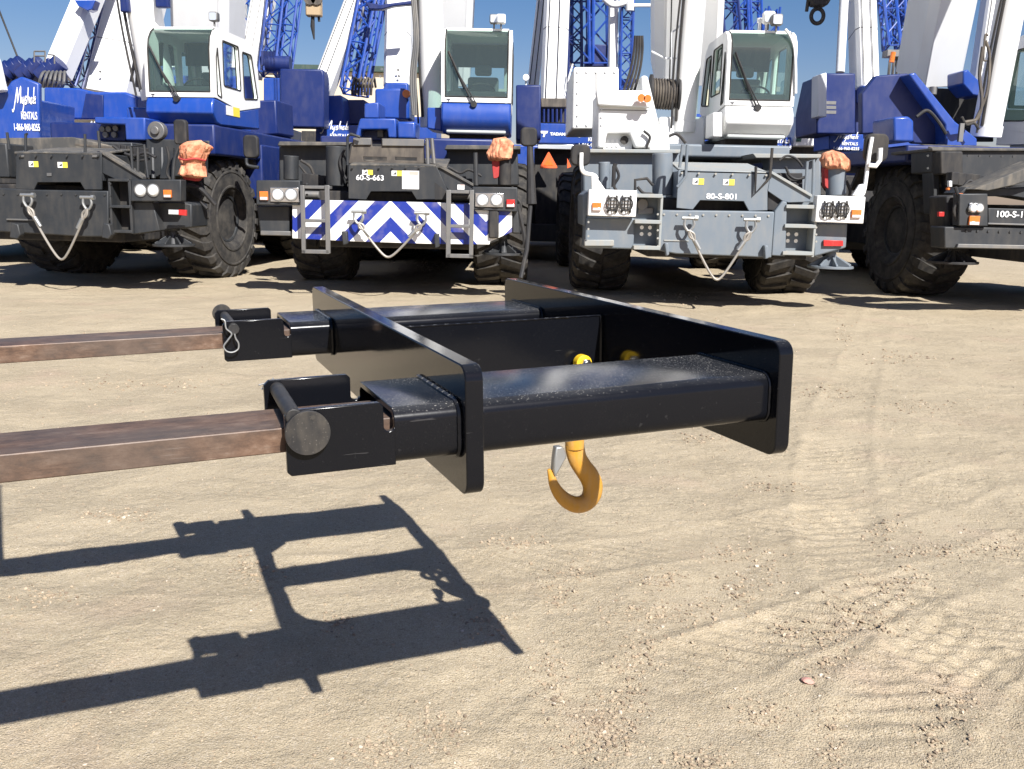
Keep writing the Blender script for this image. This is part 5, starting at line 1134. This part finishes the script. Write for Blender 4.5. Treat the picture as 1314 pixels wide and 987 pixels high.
# ---- forks
for (v,z,lb) in ((.0447,-.0801,'nearer rusty brown steel fork entering the black frame under the round pin head'),(1.0735,-.0801,'farther rusty brown steel fork entering the black frame beside the wire clip')):
    t=rel('forklift_fork',lb,'fork',(-.86,v,z-.0413),'steel forks carrying the attachment')
    b=B(); n=26; Lf=1.42
    prism(b,[(-.045,-.0),(Lf,.006),(Lf,.030),(Lf-.2,.0413),(0,.0413),(0,.92),(-.045,.92)],0,.134,'y'); obj('fork_blade',b,M['rust'],t,.002)
# ================================================================== ground
def fbm(x,y,s,o=4,seed=0):
    return noise.fractal(Vector((x*s,y*s,seed)),.9,2.0,o,noise_basis='PERLIN_ORIGINAL')
TR_=[ # wheel tracks: ground polyline, half width, strength
 (curve([gnd(1330,930),gnd(1200,830),gnd(1090,720),gnd(1075,560),gnd(1110,450),gnd(1130,400)],4),.17,.8),
 (curve([gnd(1100,1000),gnd(1180,880),gnd(1290,790),gnd(1420,730)],4),.16,.7),
 (curve([gnd(640,1000),gnd(820,880),gnd(1060,800),gnd(1330,690)],4),.13,.8),
 (curve([gnd(-40,720),gnd(430,740),gnd(880,700),gnd(1340,590)],4),.15,.55),
 (curve([gnd(-40,430),gnd(400,480),gnd(900,500),gnd(1340,500)],4),.22,.5),
]
TB=[(min(p.x for p in t[0])-.4,max(p.x for p in t[0])+.4,min(p.y for p in t[0])-.4,max(p.y for p in t[0])+.4) for t in TR_]
def track(x,y):
    h=0
    for (pts,hw,st),(x0,x1,y0,y1) in zip(TR_,TB):
        if not(x0<x<x1 and y0<y<y1): continue
        best=9;bt=0;acc=0;sg=1
        for a,c in zip(pts,pts[1:]):
            ax,ay=a.x,a.y; dx,dy=c.x-ax,c.y-ay; l2=dx*dx+dy*dy; t=max(0,min(1,((x-ax)*dx+(y-ay)*dy)/l2)); px,py=ax+dx*t,ay+dy*t; d=math.hypot(x-px,y-py); l=math.sqrt(l2)
            if d<best: best=d; bt=acc+t*l; sg=1 if (x-px)*dy-(y-py)*dx>0 else -1
            acc+=l
        if best<hw*1.7:
            m=max(0,min(1,.55+1.6*noise.noise(Vector((x*1.3,y*1.3,8))))); e=best/hw+.18*noise.noise(Vector((x*5,y*5,1)))
            if e<1:
                k=1-e**4; h-=.009*st*k; lug=math.sin((bt-sg*best*.75)*2*math.pi/.085+1.2*noise.noise(Vector((x*4,y*4,6))))
                h+=.017*st*k*m*max(-.2,min(.5,lug))
            h+=.016*st*m*math.exp(-((e-1.14)/.13)**2)*(.4+1.2*abs(noise.noise(Vector((x*14,y*14,3)))))
    return h
def hgt(x,y):
    r=math.hypot(x,y-3)
    if r>60: return 0
    k=max(0,1-r/60)
    h=.035*fbm(x,y,.45,3)+.010*fbm(x,y,2.2,4,5)
    if r<12:
        n=fbm(x,y,11,4,9); h+=.0035*n*(1-r/12)+.006*abs(noise.noise(Vector((x*7,y*16,2))))*max(0,fbm(x,y,.9,2,4))*(1-r/12)
        h+=track(x,y)
    if y>9: # churned earth in front of the wheels
        h+=.03*max(0,fbm(x,y,1.5,4,7))*min(1,(y-9)/3)
    return h*k-.012
def axis(segs):
    out=[segs[0][0]]
    for a,c,s0,s1 in segs:
        x=a
        while x<c-1e-6:
            t=(x-a)/(c-a); x=min(c,x+s0+(s1-s0)*t); out.append(x)
    return out
def sym(s): p=axis(s); return [-v for v in p[:0:-1]]+p
xs=sym([(0,3.2,.019,.024),(3.2,9,.03,.1),(9,20,.12,.5),(20,100,1,12),(100,3000,60,600)])
ys=[-3000,-800,-200,-60,-20,-8,-3,-1,0,.6,1.1,1.5]+axis([(1.75,5,.013,.022),(5,9,.025,.05),(9,16,.05,.06),(16,30,.1,1),(30,120,2,12),(120,4000,60,700)])
nx,ny=len(xs),len(ys)
verts=[(x,y,hgt(x,y) if (y>1 and y<40 and abs(x)<40) else (0 if y>-5 else 0)-.012) for y in ys for x in xs]
faces=[(j*nx+i,j*nx+i+1,(j+1)*nx+i+1,(j+1)*nx+i) for j in range(ny-1) for i in range(nx-1)]
me=bpy.data.meshes.new('ground'); me.from_pydata(verts,[],faces)
for p in me.polygons: p.use_smooth=True
def mk_sand():
    m,nt,b=nodes('dry_sandy_ground'); tc=nt.nodes.new('ShaderNodeTexCoord').outputs['Object']
    def nz(s,d=6,r=.6):
        n=N(nt,'ShaderNodeTexNoise'); n.inputs['Scale'].default_value=s; n.inputs['Detail'].default_value=d; n.inputs['Roughness'].default_value=r; nt.links.new(tc,n.inputs['Vector']); return n.outputs[0]
    big=nz(.7,6,.65); mid=nz(6,8,.7); fine=nz(70,5,.7); grit=nz(230,3,.65); pink=nz(1.3,4); crust=nz(16,9,.75)
    c=mixc(nt,ramp(nt,big,[(.35,0.0),(.65,1.0)]).outputs[0],(.385,.312,.208),(.465,.385,.262))
    c=mixc(nt,ramp(nt,mid,[(.40,.0),(.60,.7)]).outputs[0],c,(.43,.355,.245))
    c=mixc(nt,ramp(nt,pink,[(.56,0.0),(.72,.45)]).outputs[0],c,(.48,.35,.255))
    c=mixc(nt,ramp(nt,crust,[(.30,.55),(.42,0.0)]).outputs[0],c,(.26,.205,.135))
    c=mixc(nt,ramp(nt,fine,[(.33,.65),(.45,0.0)]).outputs[0],c,(.25,.20,.135))
    c=mixc(nt,ramp(nt,fine,[(.56,0.0),(.70,.6)]).outputs[0],c,(.58,.50,.40))
    c=mixc(nt,ramp(nt,grit,[(.34,.8),(.46,0.0)]).outputs[0],c,(.22,.175,.12))
    c=mixc(nt,ramp(nt,grit,[(.58,0.0),(.70,.8)]).outputs[0],c,(.62,.55,.46))
    nt.links.new(c,b.inputs['Base Color']); b.inputs['Roughness'].default_value=.95; b.inputs['Specular IOR Level'].default_value=.2
    rg=ramp(nt,nz(2.2,5,.6),[(.42,.25),(.60,1.0)]); cr=nz(24,7,.68); ml=nt.nodes.new('ShaderNodeMath'); ml.operation='MULTIPLY'; nt.links.new(cr,ml.inputs[0]); nt.links.new(rg.outputs[0],ml.inputs[1])
    b1=nt.nodes.new('ShaderNodeBump'); b1.inputs['Strength'].default_value=.65; b1.inputs['Distance'].default_value=.036; nt.links.new(ml.outputs[0],b1.inputs['Height'])
    b2=nt.nodes.new('ShaderNodeBump'); b2.inputs['Strength'].default_value=.9; b2.inputs['Distance'].default_value=.006; nt.links.new(nz(210,2,.5),b2.inputs['Height']); nt.links.new(b1.outputs[0],b2.inputs['Normal']); nt.links.new(b2.outputs[0],b.inputs['Normal'])
    return m
sand=mk_sand(); me.materials.append(sand); g=bpy.data.objects.new('ground',me); COL.objects.link(g); g['kind']='structure'
# loose stones and clods
rnd=random.Random(11)
t=bmesh.new(); bmesh.ops.create_icosphere(t,subdivisions=1,radius=1); iv=[v.co.copy() for v in t.verts]; t.verts.index_update(); ifc=[tuple(v.index for v in f.verts) for f in t.faces]; t.free()
V=[];Fa=[]
def stone(x,y,s,sink=.3):
    k=len(V); a=rnd.random()*6.28; ca,sa=math.cos(a),math.sin(a); ex,ey,ez=s*(.7+rnd.random()*.7),s*(.7+rnd.random()*.5),s*(.45+rnd.random()*.45); z=hgt(x,y)+ez*(1-sink*2)*.6
    for v in iv:
        j=.55+rnd.random()*.75; X,Y,Z=v.x*ex*j,v.y*ey*j,v.z*ez*j; V.append((x+X*ca-Y*sa,y+X*sa+Y*ca,z+Z))
    Fa.extend([(a_+k,b_+k,c_+k) for a_,b_,c_ in ifc])
for i in range(22000):
    px=rnd.uniform(-80,1400); py=rnd.uniform(395,1010)**1.0; q=gnd(px,py); x,y=q.x+rnd.gauss(0,.05),q.y+rnd.gauss(0,.05)
    stone(x,y,(.0008+.0030*rnd.random()**6)*(.55+.24*y))
CL=[(943,711,60,9),(728,741,40,12),(845,750,45,9),(983,743,35,16),(943,762,25,12),(854,792,100,14),(821,837,45,24),(1013,813,30,12),(1092,785,45,22),(1069,823,45,20),(1060,855,50,16),(756,926,50,28),(709,870,30,40),(980,912,40,16),(1069,949,25,40),(896,977,50,16),(1195,954,25,30),(1228,907,45,30),(1153,748,60,18),(1279,692,60,12),(1139,671,40,12),(714,771,30,12),(620,800,40,14),(560,930,60,20),(480,960,60,16),(660,700,60,6),(800,900,40,30),(780,950,40,30),(1130,800,50,18),(1190,700,60,8),(1085,425,16,10),(1150,455,60,7),(900,560,40,5),(990,620,50,5),(1060,500,60,5),(1180,520,60,5),(430,800,30,10),(330,730,40,10),(150,660,60,6),(60,760,50,8),(860,480,20,4),(180,490,110,3),(560,340,60,4),(860,380,60,4),(1150,360,60,5)]
for cx,cy,rx,ry in CL:
    for i in range(int(40+rx*ry*.2+rx*1.6)):
        px=cx+rnd.gauss(0,rx*.45); py=cy+rnd.gauss(0,ry*.6+2); q=gnd(px,max(320,py)); stone(q.x,q.y,(.0011+.0066*rnd.random()**4.2)*(.6+.13*q.y),.1)
me=bpy.data.meshes.new('loose_stones'); me.from_pydata(V,[],Fa); 
sm,snt,sb=nodes('stones_and_clods'); sg=snt.nodes.new('ShaderNodeNewGeometry'); sr=ramp(snt,sg.outputs['Random Per Island'],[(.0,(.20,.15,.105)),(.4,(.34,.26,.175)),(.93,(.42,.33,.23)),(1.0,(.54,.46,.37))]); snt.links.new(sr.outputs[0],sb.inputs['Base Color']); sb.inputs['Roughness'].default_value=.95
me.materials.append(sm); st=bpy.data.objects.new('loose_stones',me); COL.objects.link(st)
st['kind']='stuff'; st['label']='small stones and clods of dry earth scattered over the sandy ground'; st['category']='gravel'
q=gnd(1036,878); b=B(); bmesh.ops.create_icosphere(b,subdivisions=3,radius=.014)
for v in b.verts: v.co*=1+.5*noise.noise(v.co*80); v.co.z*=.45; v.co.x*=1.2
o=obj('pink_stone',b,paint('pink_clod',(.52,.26,.21),.9,.5,scale=30),None,0,50); o.location=(q.x,q.y,hgt(q.x,q.y)+.004); tag(o,'flat pinkish red clod on the sand at lower right','stone')
# ================================================================== sun, sky, camera
AZ=R(152.6); EL=R(41.19)
sv=Vector((math.sin(AZ)*math.cos(EL),math.cos(AZ)*math.cos(EL),math.sin(EL)))
sun=bpy.data.lights.new('sun','SUN'); sun.energy=4.6; sun.angle=R(.53); sun.color=(1,.98,.945)
so=bpy.data.objects.new('sun',sun); COL.objects.link(so); so.rotation_euler=(-sv).to_track_quat('-Z','Y').to_euler()
w=bpy.data.worlds.new('World'); S.world=w; w.use_nodes=True; nt=w.node_tree; bg=nt.nodes['Background']
sk=nt.nodes.new('ShaderNodeTexSky'); sk.sky_type='NISHITA'; sk.sun_disc=False; sk.sun_elevation=EL; sk.sun_rotation=AZ; sk.air_density=1.0; sk.dust_density=.7; sk.ozone_density=3.5
hs=nt.nodes.new('ShaderNodeHueSaturation'); hs.inputs['Saturation'].default_value=1.33; nt.links.new(sk.outputs[0],hs.inputs['Color']); mm_=nt.nodes.new('ShaderNodeMix'); mm_.data_type='RGBA'; mm_.blend_type='MULTIPLY'; mm_.inputs[0].default_value=1; nt.links.new(hs.outputs[0],mm_.inputs[6]); mm_.inputs[7].default_value=(1.22,.925,.95,1); nt.links.new(mm_.outputs[2],bg.inputs[0]); bg.inputs[1].default_value=.05
cam=bpy.data.cameras.new('camera'); cam.sensor_width=36; cam.lens=36*F/1314; cam.clip_start=.05; cam.clip_end=6000
co=bpy.data.objects.new('camera',cam); COL.objects.link(co); S.camera=co
c,s=math.cos(PITCH),math.sin(PITCH)
fw=Vector((0,c,-s)); up0=Vector((0,s,c)); rt0=Vector((1,0,0))
rt=rt0*math.cos(ROLL)+up0*math.sin(ROLL); up=up0*math.cos(ROLL)-rt0*math.sin(ROLL)
# picture axes from ray(): right = derivative in x, up = derivative in -y
rt=Vector((math.cos(ROLL),math.sin(ROLL)*s,math.sin(ROLL)*c)); up=Vector((-math.sin(ROLL),math.cos(ROLL)*s,math.cos(ROLL)*c))
m=Matrix((rt,up,-fw)).transposed().to_4x4(); m.translation=CAM; co.matrix_world=m
S.view_settings.view_transform='Standard'; S.view_settings.look='None'; S.view_settings.exposure=.95; S.view_settings.gamma=1
S.render.engine='CYCLES'
